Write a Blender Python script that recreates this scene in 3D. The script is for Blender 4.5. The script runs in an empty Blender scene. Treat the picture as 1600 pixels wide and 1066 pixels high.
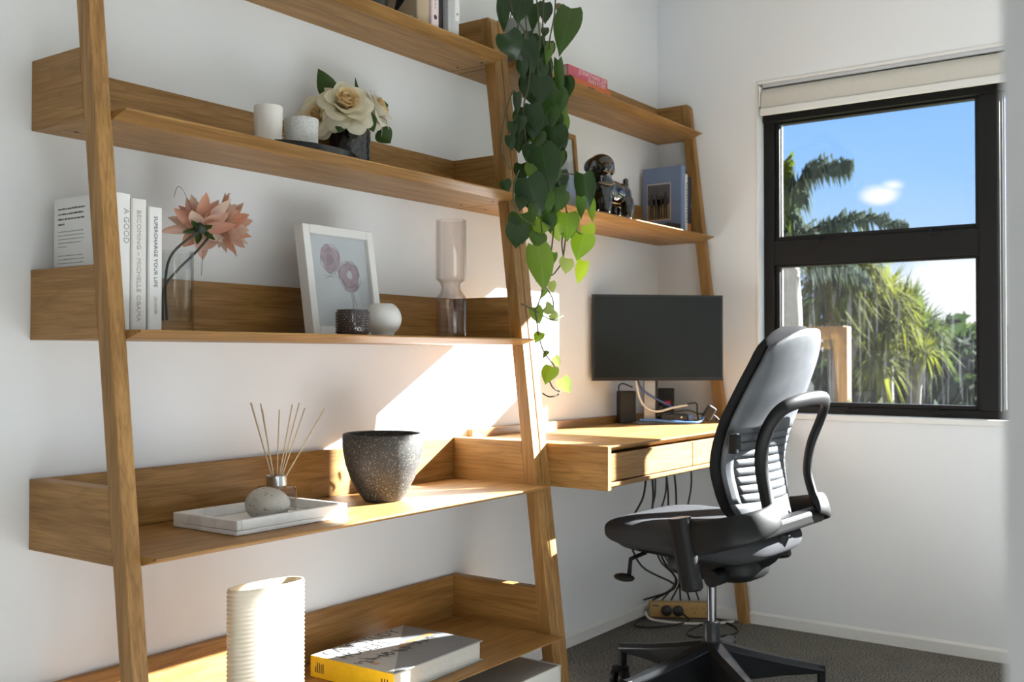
import bpy, bmesh, math, random
from math import sin, cos, pi, radians
from mathutils import Vector, Matrix, Euler, Quaternion

scene = bpy.context.scene
COL = scene.collection

# ------------------------------------------------------------------ camera
CAM_LOC = Vector((-1.0755, -1.9023, 0.9853))
YAW, PITCH = 0.9492, 0.0138
_f = Vector((sin(YAW) * cos(PITCH), cos(YAW) * cos(PITCH), sin(PITCH)))
_r = Vector((cos(YAW), -sin(YAW), 0))
_u = _r.cross(_f)
cam_data = bpy.data.cameras.new('camera')
cam = bpy.data.objects.new('camera', cam_data)
COL.objects.link(cam)
cam.matrix_world = Matrix(((_r.x, _u.x, -_f.x, CAM_LOC.x), (_r.y, _u.y, -_f.y, CAM_LOC.y),
                           (_r.z, _u.z, -_f.z, CAM_LOC.z), (0, 0, 0, 1)))
cam_data.sensor_width = 36.0
cam_data.lens = 1623.39 * 36.0 / 1600.0
cam_data.clip_start = 0.02
cam_data.clip_end = 400
cam_data.dof.use_dof = True
cam_data.dof.focus_distance = 2.35
cam_data.dof.aperture_fstop = 5.6
scene.camera = cam

# ------------------------------------------------------------------ exposure
vs = scene.view_settings
vs.view_transform = 'Standard'
vs.look = 'None'
vs.gamma = 1.0
vs.exposure = 0.22
vs.use_curve_mapping = False

# ------------------------------------------------------------------ sky
world = bpy.data.worlds.new('sky')
scene.world = world
world.use_nodes = True
wt = world.node_tree
wt.nodes.clear()
def wn(t, **k):
    n = wt.nodes.new(t)
    for a, v in k.items(): setattr(n, a, v)
    return n
def wl(a, b): wt.links.new(a, b)
w_out = wn('ShaderNodeOutputWorld'); w_bg = wn('ShaderNodeBackground')
w_tc = wn('ShaderNodeTexCoord'); w_sep = wn('ShaderNodeSeparateXYZ')
wl(w_tc.outputs['Generated'], w_sep.inputs[0])
w_ramp = wn('ShaderNodeValToRGB')
els = w_ramp.color_ramp.elements
els[0].position = 0.0; els[0].color = (0.60, 0.73, 0.95, 1)
els[1].position = 1.0; els[1].color = (0.10, 0.26, 0.74, 1)
e = els.new(0.07); e.color = (0.50, 0.68, 0.97, 1)
e = els.new(0.16); e.color = (0.31, 0.55, 0.97, 1)
e = els.new(0.26); e.color = (0.20, 0.44, 0.95, 1)
wl(w_sep.outputs['Z'], w_ramp.inputs[0])
# clouds: a soft bank low on the horizon and a few puffs
w_noise = wn('ShaderNodeTexNoise'); w_noise.inputs['Scale'].default_value = 9.0
w_noise.inputs['Detail'].default_value = 6.0
w_map = wn('ShaderNodeMapping'); w_map.inputs['Scale'].default_value = (1, 1, 2.2)
wl(w_tc.outputs['Generated'], w_map.inputs[0]); wl(w_map.outputs[0], w_noise.inputs['Vector'])
def puff(d, r, soft):
    v = wn('ShaderNodeVectorMath', operation='SUBTRACT'); v.inputs[1].default_value = d
    wl(w_tc.outputs['Generated'], v.inputs[0])
    s = wn('ShaderNodeVectorMath', operation='MULTIPLY'); s.inputs[1].default_value = (1, 1, 1.9)
    wl(v.outputs[0], s.inputs[0])
    l = wn('ShaderNodeVectorMath', operation='LENGTH'); wl(s.outputs[0], l.inputs[0])
    j = wn('ShaderNodeMath', operation='MULTIPLY_ADD'); wl(w_noise.outputs[0], j.inputs[0])
    j.inputs[1].default_value = -0.09 * soft; wl(l.outputs['Value'], j.inputs[2])
    m = wn('ShaderNodeMapRange'); m.interpolation_type = 'SMOOTHSTEP'
    m.inputs['From Min'].default_value = r - 0.045 * soft; m.inputs['From Max'].default_value = r - 0.045 * soft - 0.03 * soft
    wl(j.outputs[0], m.inputs['Value'])
    return m.outputs[0]
def wmax(a, b):
    m = wn('ShaderNodeMath', operation='MAXIMUM'); wl(a, m.inputs[0]); wl(b, m.inputs[1]); return m.outputs[0]
cl = puff((0.952, 0.273, 0.143), 0.021, 0.55)
cl = wmax(cl, puff((0.949, 0.262, 0.152), 0.012, 0.4))
cl = wmax(cl, puff((0.975, 0.215, 0.045), 0.10, 1.2))
cl = wmax(cl, puff((0.94, 0.10, 0.12), 0.10, 1.5))
cl = wmax(cl, puff((0.80, -0.58, 0.12), 0.16, 1.5))
cl = wmax(cl, puff((0.2, -0.95, 0.16), 0.18, 1.5))
cl = wmax(cl, puff((-0.7, -0.68, 0.2), 0.18, 1.5))
w_mix = wn('ShaderNodeMixRGB'); w_mix.inputs['Color2'].default_value = (0.93, 0.95, 1.0, 1)
wl(cl, w_mix.inputs['Fac']); wl(w_ramp.outputs[0], w_mix.inputs['Color1'])
wl(w_mix.outputs[0], w_bg.inputs['Color']); w_bg.inputs['Strength'].default_value = 1.04
wl(w_bg.outputs[0], w_out.inputs[0])

# ------------------------------------------------------------------ sun
sun_d = bpy.data.lights.new('sun', 'SUN')
sun_d.energy = 56.0
sun_d.angle = radians(0.6)
sun_d.color = (0.985, 0.99, 1.0)
sun = bpy.data.objects.new('sun', sun_d)
COL.objects.link(sun)
sun.rotation_euler = Vector((-1.65, 1.0, -0.93)).to_track_quat('-Z', 'Y').to_euler()
sun.location = (6, -3, 5)

# ------------------------------------------------------------------ helpers
def tag(o, label=None, cat=None, group=None, kind=None):
    if label: o['label'] = label
    if cat: o['category'] = cat
    if group: o['group'] = group
    if kind: o['kind'] = kind
    return o

def thing(name, label, cat, loc=(0, 0, 0), rotz=0.0, group=None, kind=None):
    o = bpy.data.objects.new(name, None)
    o.empty_display_size = 0.05
    COL.objects.link(o)
    o.location = loc
    o.rotation_euler = (0, 0, rotz)
    return tag(o, label, cat, group, kind)

class MB:
    """collects geometry, then builds it as ONE mesh object"""
    def __init__(s): s.v = []; s.f = []; s.m = []; s.mi = 0; s.uv = None
    def add(s, vs_, fs):
        b = len(s.v); s.v += [tuple(p) for p in vs_]
        for f in fs:
            s.f.append(tuple(i + b for i in f)); s.m.append(s.mi)
        return s
    def box(s, x0, x1, y0, y1, z0, z1):
        if x0 > x1: x0, x1 = x1, x0
        if y0 > y1: y0, y1 = y1, y0
        if z0 > z1: z0, z1 = z1, z0
        return s.add([(x0,y0,z0),(x1,y0,z0),(x1,y1,z0),(x0,y1,z0),(x0,y0,z1),(x1,y0,z1),(x1,y1,z1),(x0,y1,z1)],
                     [(0,3,2,1),(4,5,6,7),(0,1,5,4),(1,2,6,5),(2,3,7,6),(3,0,4,7)])
    def prism(s, poly, a, b, axis='x'):
        """poly = 2D points; extruded along axis from a to b. x: (y,z)  y: (x,z)  z: (x,y)"""
        n = len(poly)
        def P(p, t):
            return (t, p[0], p[1]) if axis == 'x' else (p[0], t, p[1]) if axis == 'y' else (p[0], p[1], t)
        s.add([P(p, a) for p in poly] + [P(p, b) for p in poly],
              [tuple(range(n))[::-1], tuple(range(n, 2 * n))] + [(i, (i + 1) % n, n + (i + 1) % n, n + i) for i in range(n)])
        return s
    def lathe(s, prof, c=(0, 0, 0), n=32, sx=1.0, sy=1.0, rib=None, cap0=False, cap1=False):
        """prof: list of (r,z)"""
        vs_ = []; fs = []
        for r, z in prof:
            for i in range(n):
                a = 2 * pi * i / n
                rr = r * (rib(a, z) if rib else 1)
                vs_.append((c[0] + rr * cos(a) * sx, c[1] + rr * sin(a) * sy, c[2] + z))
        for j in range(len(prof) - 1):
            for i in range(n):
                k = (i + 1) % n
                fs.append((j * n + i, j * n + k, (j + 1) * n + k, (j + 1) * n + i))
        if cap0: fs.append(tuple(range(n))[::-1])
        if cap1: fs.append(tuple(range((len(prof) - 1) * n, len(prof) * n)))
        return s.add(vs_, fs)
    def tube(s, pts, r, n=8, cap=True, flat=None):
        """r: number or list; flat=(a,b) scales section"""
        pts = [Vector(p) for p in pts]; m = len(pts)
        rs = r if isinstance(r, (list, tuple)) else [r] * m
        vs_ = []; fs = []
        t0 = (pts[1] - pts[0]).normalized()
        ref = Vector((0, 0, 1)) if abs(t0.z) < .9 else Vector((1, 0, 0))
        nrm = (ref - t0 * ref.dot(t0)).normalized()
        for i, p in enumerate(pts):
            t = (pts[min(i + 1, m - 1)] - pts[max(i - 1, 0)]).normalized()
            nrm = (nrm - t * nrm.dot(t)).normalized()
            bn = t.cross(nrm)
            fa, fb = flat if flat else (1, 1)
            for k in range(n):
                a = 2 * pi * k / n
                q = p + nrm * (cos(a) * rs[i] * fa) + bn * (sin(a) * rs[i] * fb)
                vs_.append(tuple(q))
        for i in range(m - 1):
            for k in range(n):
                l = (k + 1) % n
                fs.append((i * n + k, i * n + l, (i + 1) * n + l, (i + 1) * n + k))
        if cap:
            fs.append(tuple(range(n))[::-1]); fs.append(tuple(range((m - 1) * n, m * n)))
        return s.add(vs_, fs)
    def grid(s, fn, nu, nv, closed_u=False):
        vs_ = [tuple(fn(i / (nu - (0 if closed_u else 1)), j / (nv - 1))) for j in range(nv) for i in range(nu)]
        fs = []
        for j in range(nv - 1):
            for i in range(nu if closed_u else nu - 1):
                k = (i + 1) % nu
                fs.append((j * nu + i, j * nu + k, (j + 1) * nu + k, (j + 1) * nu + i))
        return s.add(vs_, fs)
    def sphere(s, c, rx, ry=None, rz=None, n=20, m=12, fn=None):
        ry = rx if ry is None else ry; rz = rx if rz is None else rz
        def P(u, v):
            a = 2 * pi * u; b = pi * (v - .5)
            k = fn(a, b) if fn else 1
            return (c[0] + rx * k * cos(a) * cos(b), c[1] + ry * k * sin(a) * cos(b), c[2] + rz * k * sin(b))
        return s.grid(P, n, m, True)
    def xf(s, M, start=0):
        for i in range(start, len(s.v)): s.v[i] = tuple(M @ Vector(s.v[i]))
        return s
    def build(s, name, mat, parent=None, smooth=False, bevel=0.0, origin=None, segs=1, sub=0, solid=0.0, weld=False):
        """origin: world point used as object origin for top-level meshes; for children coordinates are in the root's frame"""
        me = bpy.data.meshes.new(name)
        vv = s.v
        if origin is not None: vv = [(p[0] - origin[0], p[1] - origin[1], p[2] - origin[2]) for p in vv]
        me.from_pydata(vv, [], s.f)
        mats = mat if isinstance(mat, (list, tuple)) else [mat]
        for m_ in mats: me.materials.append(m_)
        if len(mats) > 1:
            for p, i in zip(me.polygons, s.m): p.material_index = i
        bm = bmesh.new(); bm.from_mesh(me)
        if weld: bmesh.ops.remove_doubles(bm, verts=bm.verts, dist=1e-5)
        bmesh.ops.recalc_face_normals(bm, faces=bm.faces)
        bm.to_mesh(me); bm.free()
        if smooth:
            for p in me.polygons: p.use_smooth = True
            if smooth is not True:
                me.set_sharp_from_angle(angle=radians(smooth))
        o = bpy.data.objects.new(name, me)
        COL.objects.link(o)
        if origin is not None: o.location = origin
        if parent is not None: o.parent = parent
        if solid:
            m_ = o.modifiers.new('thickness', 'SOLIDIFY'); m_.thickness = solid; m_.offset = 0
        if bevel:
            m_ = o.modifiers.new('bevel', 'BEVEL'); m_.width = bevel; m_.segments = segs
            m_.limit_method = 'ANGLE'; m_.angle_limit = radians(40)
        if sub:
            m_ = o.modifiers.new('sub', 'SUBSURF'); m_.levels = sub; m_.render_levels = sub
        return o

def struct(o): o['kind'] = 'structure'; return o

def text_mesh(name, string, size, M, mat, parent=None, align='LEFT', depth=0.0003, sx=1.0, bold=0.0):
    cu = bpy.data.curves.new(name, 'FONT'); cu.body = string; cu.size = size; cu.align_x = align
    cu.extrude = depth; cu.resolution_u = 2; cu.offset = bold
    t = bpy.data.objects.new(name + '_tmp', cu); COL.objects.link(t)
    me = bpy.data.meshes.new_from_object(t)
    bpy.data.objects.remove(t); bpy.data.curves.remove(cu)
    me.transform(Matrix.Diagonal((sx, 1, 1, 1))); me.transform(M)
    me.materials.clear(); me.materials.append(mat)
    o = bpy.data.objects.new(name, me); COL.objects.link(o)
    me.name = name
    if parent is not None: o.parent = parent
    return o

def frame_M(origin, xdir, ydir):
    x = Vector(xdir).normalized(); y = Vector(ydir).normalized(); z = x.cross(y)
    return Matrix(((x.x, y.x, z.x, origin[0]), (x.y, y.y, z.y, origin[1]), (x.z, y.z, z.z, origin[2]), (0, 0, 0, 1)))

def catmull(pts, k=6):
    pts = [Vector(p) for p in pts]; out = []
    for i in range(len(pts) - 1):
        p0 = pts[max(i - 1, 0)]; p1 = pts[i]; p2 = pts[i + 1]; p3 = pts[min(i + 2, len(pts) - 1)]
        for j in range(k):
            t = j / k
            out.append(0.5 * ((2 * p1) + (p2 - p0) * t + (2 * p0 - 5 * p1 + 4 * p2 - p3) * t * t + (3 * p1 - p0 - 3 * p2 + p3) * t ** 3))
    out.append(pts[-1]); return out

# ------------------------------------------------------------------ materials
def newmat(name):
    m = bpy.data.materials.new(name); m.use_nodes = True
    nt = m.node_tree; nt.nodes.clear()
    out = nt.nodes.new('ShaderNodeOutputMaterial'); b = nt.nodes.new('ShaderNodeBsdfPrincipled')
    nt.links.new(b.outputs[0], out.inputs[0])
    return m, nt, b, out

def plain(name, col, rough=0.5, metal=0.0, noise=0.0, nscale=40.0, bump=0.0, bscale=200.0, spec=0.5, coat=0.0, sheen=0.0, emit=None):
    m, nt, b, out = newmat(name)
    c = (col[0], col[1], col[2], 1)
    b.inputs['Base Color'].default_value = c
    b.inputs['Roughness'].default_value = rough
    b.inputs['Metallic'].default_value = metal
    b.inputs['Specular IOR Level'].default_value = spec
    b.inputs['Coat Weight'].default_value = coat
    b.inputs['Sheen Weight'].default_value = sheen
    if emit:
        b.inputs['Emission Color'].default_value = (*emit[0], 1); b.inputs['Emission Strength'].default_value = emit[1]
    tc = nt.nodes.new('ShaderNodeTexCoord')
    n = nt.nodes.new('ShaderNodeTexNoise'); n.inputs['Scale'].default_value = nscale; n.inputs['Detail'].default_value = 4
    nt.links.new(tc.outputs['Object'], n.inputs['Vector'])
    mx = nt.nodes.new('ShaderNodeMixRGB')
    k = max(noise, 0.015)
    mx.inputs['Color1'].default_value = tuple(max(0, x * (1 - k)) for x in col[:3]) + (1,)
    mx.inputs['Color2'].default_value = tuple(min(1, x * (1 + k)) for x in col[:3]) + (1,)
    nt.links.new(n.outputs[0], mx.inputs['Fac']); nt.links.new(mx.outputs[0], b.inputs['Base Color'])
    if bump:
        n2 = nt.nodes.new('ShaderNodeTexNoise'); n2.inputs['Scale'].default_value = bscale; n2.inputs['Detail'].default_value = 3
        nt.links.new(tc.outputs['Object'], n2.inputs['Vector'])
        bp = nt.nodes.new('ShaderNodeBump'); bp.inputs['Strength'].default_value = bump; bp.inputs['Distance'].default_value = 0.002
        nt.links.new(n2.outputs[0], bp.inputs['Height']); nt.links.new(bp.outputs[0], b.inputs['Normal'])
    return m

def oak(name, axis, dark=(0.265, 0.134, 0.036), light=(0.43, 0.235, 0.076), seed=0.0):
    """oak veneer with the grain along one axis"""
    m, nt, b, out = newmat(name)
    tc = nt.nodes.new('ShaderNodeTexCoord'); mp = nt.nodes.new('ShaderNodeMapping')
    nt.links.new(tc.outputs['Object'], mp.inputs[0])
    sc = {'x': (1.3, 16, 16), 'y': (16, 1.3, 16), 'z': (16, 16, 1.3)}[axis]
    mp.inputs['Scale'].default_value = sc; mp.inputs['Location'].default_value = (seed, seed * .7, seed * .3)
    n1 = nt.nodes.new('ShaderNodeTexNoise'); n1.inputs['Scale'].default_value = 2.2; n1.inputs['Detail'].default_value = 5; n1.inputs['Distortion'].default_value = 0.9
    nt.links.new(mp.outputs[0], n1.inputs['Vector'])
    mp2 = nt.nodes.new('ShaderNodeMapping'); nt.links.new(tc.outputs['Object'], mp2.inputs[0])
    mp2.inputs['Scale'].default_value = {'x': (3, 95, 95), 'y': (95, 3, 95), 'z': (95, 95, 3)}[axis]
    n2 = nt.nodes.new('ShaderNodeTexNoise'); n2.inputs['Scale'].default_value = 3.0; n2.inputs['Detail'].default_value = 3
    nt.links.new(mp2.outputs[0], n2.inputs['Vector'])
    # cathedral bands
    wv = nt.nodes.new('ShaderNodeTexNoise'); wv.inputs['Scale'].default_value = 0.55; wv.inputs['Detail'].default_value = 1.5
    nt.links.new(mp.outputs[0], wv.inputs['Vector'])
    mul = nt.nodes.new('ShaderNodeMath'); mul.operation = 'MULTIPLY'; mul.inputs[1].default_value = 15.0
    nt.links.new(wv.outputs[0], mul.inputs[0])
    fr = nt.nodes.new('ShaderNodeMath'); fr.operation = 'FRACT'; nt.links.new(mul.outputs[0], fr.inputs[0])
    ring = nt.nodes.new('ShaderNodeMapRange'); ring.inputs['From Min'].default_value = 0.72; ring.inputs['From Max'].default_value = 1.0
    ring.inputs['To Min'].default_value = 0.0; ring.inputs['To Max'].default_value = 0.30
    nt.links.new(fr.outputs[0], ring.inputs['Value'])
    rp = nt.nodes.new('ShaderNodeValToRGB')
    rp.color_ramp.elements[0].position = 0.30; rp.color_ramp.elements[0].color = (*dark, 1)
    rp.color_ramp.elements[1].position = 0.66; rp.color_ramp.elements[1].color = (*light, 1)
    nt.links.new(n1.outputs[0], rp.inputs[0])
    mx = nt.nodes.new('ShaderNodeMixRGB'); mx.blend_type = 'MULTIPLY'; mx.inputs['Fac'].default_value = 1
    rp2 = nt.nodes.new('ShaderNodeValToRGB')
    rp2.color_ramp.elements[0].position = 0.33; rp2.color_ramp.elements[0].color = (0.74, 0.70, 0.66, 1)
    rp2.color_ramp.elements[1].position = 0.55; rp2.color_ramp.elements[1].color = (1, 1, 1, 1)
    nt.links.new(n2.outputs[0], rp2.inputs[0])
    nt.links.new(rp.outputs[0], mx.inputs['Color1']); nt.links.new(rp2.outputs[0], mx.inputs['Color2'])
    mx2 = nt.nodes.new('ShaderNodeMixRGB'); mx2.inputs['Color2'].default_value = (dark[0] * .6, dark[1] * .6, dark[2] * .6, 1)
    nt.links.new(ring.outputs[0], mx2.inputs['Fac']); nt.links.new(mx.outputs[0], mx2.inputs['Color1'])
    nt.links.new(mx2.outputs[0], b.inputs['Base Color'])
    b.inputs['Roughness'].default_value = 0.46; b.inputs['Specular IOR Level'].default_value = 0.35
    bp = nt.nodes.new('ShaderNodeBump'); bp.inputs['Strength'].default_value = 0.12; bp.inputs['Distance'].default_value = 0.001
    nt.links.new(n2.outputs[0], bp.inputs['Height']); nt.links.new(bp.outputs[0], b.inputs['Normal'])
    return m

def glassy(name, tint=(1, 1, 1), refl=0.5, rough=0.02, haze=0.0, hazecol=(0.8, 0.8, 0.8), streak=False, body=0.0):
    """thin clear wall: see-through with fresnel reflection, optional dirt haze"""
    m = bpy.data.materials.new(name); m.use_nodes = True; nt = m.node_tree; nt.nodes.clear()
    out = nt.nodes.new('ShaderNodeOutputMaterial')
    tr = nt.nodes.new('ShaderNodeBsdfTransparent'); tr.inputs[0].default_value = (*tint, 1)
    gl = nt.nodes.new('ShaderNodeBsdfGlossy'); gl.inputs['Roughness'].default_value = rough
    lw = nt.nodes.new('ShaderNodeLayerWeight'); lw.inputs['Blend'].default_value = 0.5
    pw = nt.nodes.new('ShaderNodeMath'); pw.operation = 'POWER'; pw.inputs[1].default_value = 3.0
    nt.links.new(lw.outputs['Facing'], pw.inputs[0])
    ml = nt.nodes.new('ShaderNodeMath'); ml.operation = 'MULTIPLY_ADD'; ml.inputs[1].default_value = refl; ml.inputs[2].default_value = 0.03
    nt.links.new(pw.outputs[0], ml.inputs[0])
    mx = nt.nodes.new('ShaderNodeMixShader'); nt.links.new(ml.outputs[0], mx.inputs[0])
    nt.links.new(tr.outputs[0], mx.inputs[1]); nt.links.new(gl.outputs[0], mx.inputs[2])
    last = mx
    if body:
        # tinted rim: glass darkens where it is seen edge-on
        dk = nt.nodes.new('ShaderNodeBsdfTransparent'); dk.inputs[0].default_value = (tint[0] * .45, tint[1] * .42, tint[2] * .40, 1)
        p2 = nt.nodes.new('ShaderNodeMath'); p2.operation = 'POWER'; p2.inputs[1].default_value = 2.2
        nt.links.new(lw.outputs['Facing'], p2.inputs[0])
        m3 = nt.nodes.new('ShaderNodeMath'); m3.operation = 'MULTIPLY'; m3.inputs[1].default_value = body; nt.links.new(p2.outputs[0], m3.inputs[0])
        mt = nt.nodes.new('ShaderNodeMixShader'); nt.links.new(m3.outputs[0], mt.inputs[0])
        nt.links.new(tr.outputs[0], mt.inputs[1]); nt.links.new(dk.outputs[0], mt.inputs[2]); nt.links.new(mt.outputs[0], mx.inputs[1])
    if haze:
        df = nt.nodes.new('ShaderNodeBsdfDiffuse'); df.inputs[0].default_value = (*hazecol, 1)
        tl = nt.nodes.new('ShaderNodeBsdfTranslucent'); tl.inputs[0].default_value = (*hazecol, 1)
        ad = nt.nodes.new('ShaderNodeMixShader'); ad.inputs[0].default_value = 0.5
        nt.links.new(df.outputs[0], ad.inputs[1]); nt.links.new(tl.outputs[0], ad.inputs[2])
        m2 = nt.nodes.new('ShaderNodeMixShader'); m2.inputs[0].default_value = haze
        if streak:
            tc = nt.nodes.new('ShaderNodeTexCoord'); mp = nt.nodes.new('ShaderNodeMapping'); nt.links.new(tc.outputs['Object'], mp.inputs[0])
            mp.inputs['Scale'].default_value = (1, 30, 1.5)
            n = nt.nodes.new('ShaderNodeTexNoise'); n.inputs['Scale'].default_value = 3.0; n.inputs['Detail'].default_value = 5
            nt.links.new(mp.outputs[0], n.inputs['Vector'])
            mr = nt.nodes.new('ShaderNodeMapRange'); mr.inputs['From Min'].default_value = 0.56; mr.inputs['From Max'].default_value = 0.78
            mr.inputs['To Min'].default_value = haze * 0.25; mr.inputs['To Max'].default_value = haze * 2.2
            nt.links.new(n.outputs[0], mr.inputs['Value']); nt.links.new(mr.outputs[0], m2.inputs[0])
        nt.links.new(last.outputs[0], m2.inputs[1]); nt.links.new(ad.outputs[0], m2.inputs[2]); last = m2
    nt.links.new(last.outputs[0], out.inputs[0])
    return m

def speckle(name, base, spot, scale=220, thr=0.68, rough=0.6, big=None, bump=0.1):
    m, nt, b, out = newmat(name)
    tc = nt.nodes.new('ShaderNodeTexCoord')
    v = nt.nodes.new('ShaderNodeTexVoronoi'); v.inputs['Scale'].default_value = scale; nt.links.new(tc.outputs['Object'], v.inputs['Vector'])
    n = nt.nodes.new('ShaderNodeTexNoise'); n.inputs['Scale'].default_value = scale * .32; n.inputs['Detail'].default_value = 3; nt.links.new(tc.outputs['Object'], n.inputs['Vector'])
    mr = nt.nodes.new('ShaderNodeMapRange'); mr.inputs['From Min'].default_value = thr - .02; mr.inputs['From Max'].default_value = thr + .04
    nt.links.new(n.outputs[0], mr.inputs['Value'])
    vm = nt.nodes.new('ShaderNodeMapRange'); vm.inputs['From Min'].default_value = 0.42; vm.inputs['From Max'].default_value = 0.30
    nt.links.new(v.outputs['Distance'], vm.inputs['Value'])
    mm = nt.nodes.new('ShaderNodeMath'); mm.operation = 'MULTIPLY'; nt.links.new(mr.outputs[0], mm.inputs[0]); nt.links.new(vm.outputs[0], mm.inputs[1])
    mx = nt.nodes.new('ShaderNodeMixRGB'); mx.inputs['Color1'].default_value = (*base, 1); mx.inputs['Color2'].default_value = (*spot, 1)
    nt.links.new(mm.outputs[0], mx.inputs['Fac'])
    if big:
        n3 = nt.nodes.new('ShaderNodeTexNoise'); n3.inputs['Scale'].default_value = 14; n3.inputs['Detail'].default_value = 4; nt.links.new(tc.outputs['Object'], n3.inputs['Vector'])
        m3 = nt.nodes.new('ShaderNodeMixRGB'); m3.inputs['Color1'].default_value = (*base, 1); m3.inputs['Color2'].default_value = (*big, 1)
        r3 = nt.nodes.new('ShaderNodeMapRange'); r3.inputs['From Min'].default_value = .4; r3.inputs['From Max'].default_value = .65; nt.links.new(n3.outputs[0], r3.inputs['Value'])
        nt.links.new(r3.outputs[0], m3.inputs['Fac']); nt.links.new(m3.outputs[0], mx.inputs['Color1'])
    nt.links.new(mx.outputs[0], b.inputs['Base Color']); b.inputs['Roughness'].default_value = rough
    bp = nt.nodes.new('ShaderNodeBump'); bp.inputs['Strength'].default_value = bump; bp.inputs['Distance'].default_value = 0.001
    nt.links.new(n.outputs[0], bp.inputs['Height']); nt.links.new(bp.outputs[0], b.inputs['Normal'])
    return m

def leafmat(name, col, trans, rough=0.35, vein=0.0, spec=0.5):
    """leaf that lets light through"""
    m, nt, b, out = newmat(name)
    tc = nt.nodes.new('ShaderNodeTexCoord')
    n = nt.nodes.new('ShaderNodeTexNoise'); n.inputs['Scale'].default_value = 25; nt.links.new(tc.outputs['Object'], n.inputs['Vector'])
    mx = nt.nodes.new('ShaderNodeMixRGB'); mx.inputs['Color1'].default_value = tuple(c * .75 for c in col) + (1,); mx.inputs['Color2'].default_value = tuple(min(1, c * 1.25) for c in col) + (1,)
    nt.links.new(n.outputs[0], mx.inputs['Fac']); nt.links.new(mx.outputs[0], b.inputs['Base Color'])
    b.inputs['Roughness'].default_value = rough; b.inputs['Specular IOR Level'].default_value = spec
    if vein:
        sx_ = nt.nodes.new('ShaderNodeSeparateXYZ'); nt.links.new(tc.outputs['Object'], sx_.inputs[0])
        ab = nt.nodes.new('ShaderNodeMath'); ab.operation = 'ABSOLUTE'; nt.links.new(sx_.outputs['X'], ab.inputs[0])
        r1 = nt.nodes.new('ShaderNodeMapRange'); r1.inputs['From Min'].default_value = .035; r1.inputs['From Max'].default_value = .008; nt.links.new(ab.outputs[0], r1.inputs['Value'])
        ma = nt.nodes.new('ShaderNodeMath'); ma.operation = 'MULTIPLY_ADD'; ma.inputs[1].default_value = -1.1; nt.links.new(ab.outputs[0], ma.inputs[0]); nt.links.new(sx_.outputs['Y'], ma.inputs[2])
        m6 = nt.nodes.new('ShaderNodeMath'); m6.operation = 'MULTIPLY'; m6.inputs[1].default_value = 6.5; nt.links.new(ma.outputs[0], m6.inputs[0])
        fr = nt.nodes.new('ShaderNodeMath'); fr.operation = 'FRACT'; nt.links.new(m6.outputs[0], fr.inputs[0])
        r2 = nt.nodes.new('ShaderNodeMapRange'); r2.inputs['From Min'].default_value = .90; r2.inputs['From Max'].default_value = 1.0; r2.inputs['To Max'].default_value = .45; nt.links.new(fr.outputs[0], r2.inputs['Value'])
        mxv = nt.nodes.new('ShaderNodeMath'); mxv.operation = 'MAXIMUM'; nt.links.new(r1.outputs[0], mxv.inputs[0]); nt.links.new(r2.outputs[0], mxv.inputs[1])
        sc_ = nt.nodes.new('ShaderNodeMath'); sc_.operation = 'MULTIPLY'; sc_.inputs[1].default_value = vein; nt.links.new(mxv.outputs[0], sc_.inputs[0])
        mv = nt.nodes.new('ShaderNodeMixRGB'); mv.inputs['Color2'].default_value = (min(1, col[0] * 2.4 + .02), min(1, col[1] * 2.0 + .02), min(1, col[2] * 2 + .02), 1)
        nt.links.new(sc_.outputs[0], mv.inputs['Fac']); nt.links.new(mx.outputs[0], mv.inputs['Color1']); nt.links.new(mv.outputs[0], b.inputs['Base Color'])
    tl = nt.nodes.new('ShaderNodeBsdfTranslucent'); tl.inputs[0].default_value = (*trans, 1)
    ms = nt.nodes.new('ShaderNodeMixShader'); ms.inputs[0].default_value = 0.38
    nt.links.new(b.outputs[0], ms.inputs[1]); nt.links.new(tl.outputs[0], ms.inputs[2]); nt.links.new(ms.outputs[0], out.inputs[0])
    return m

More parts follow.
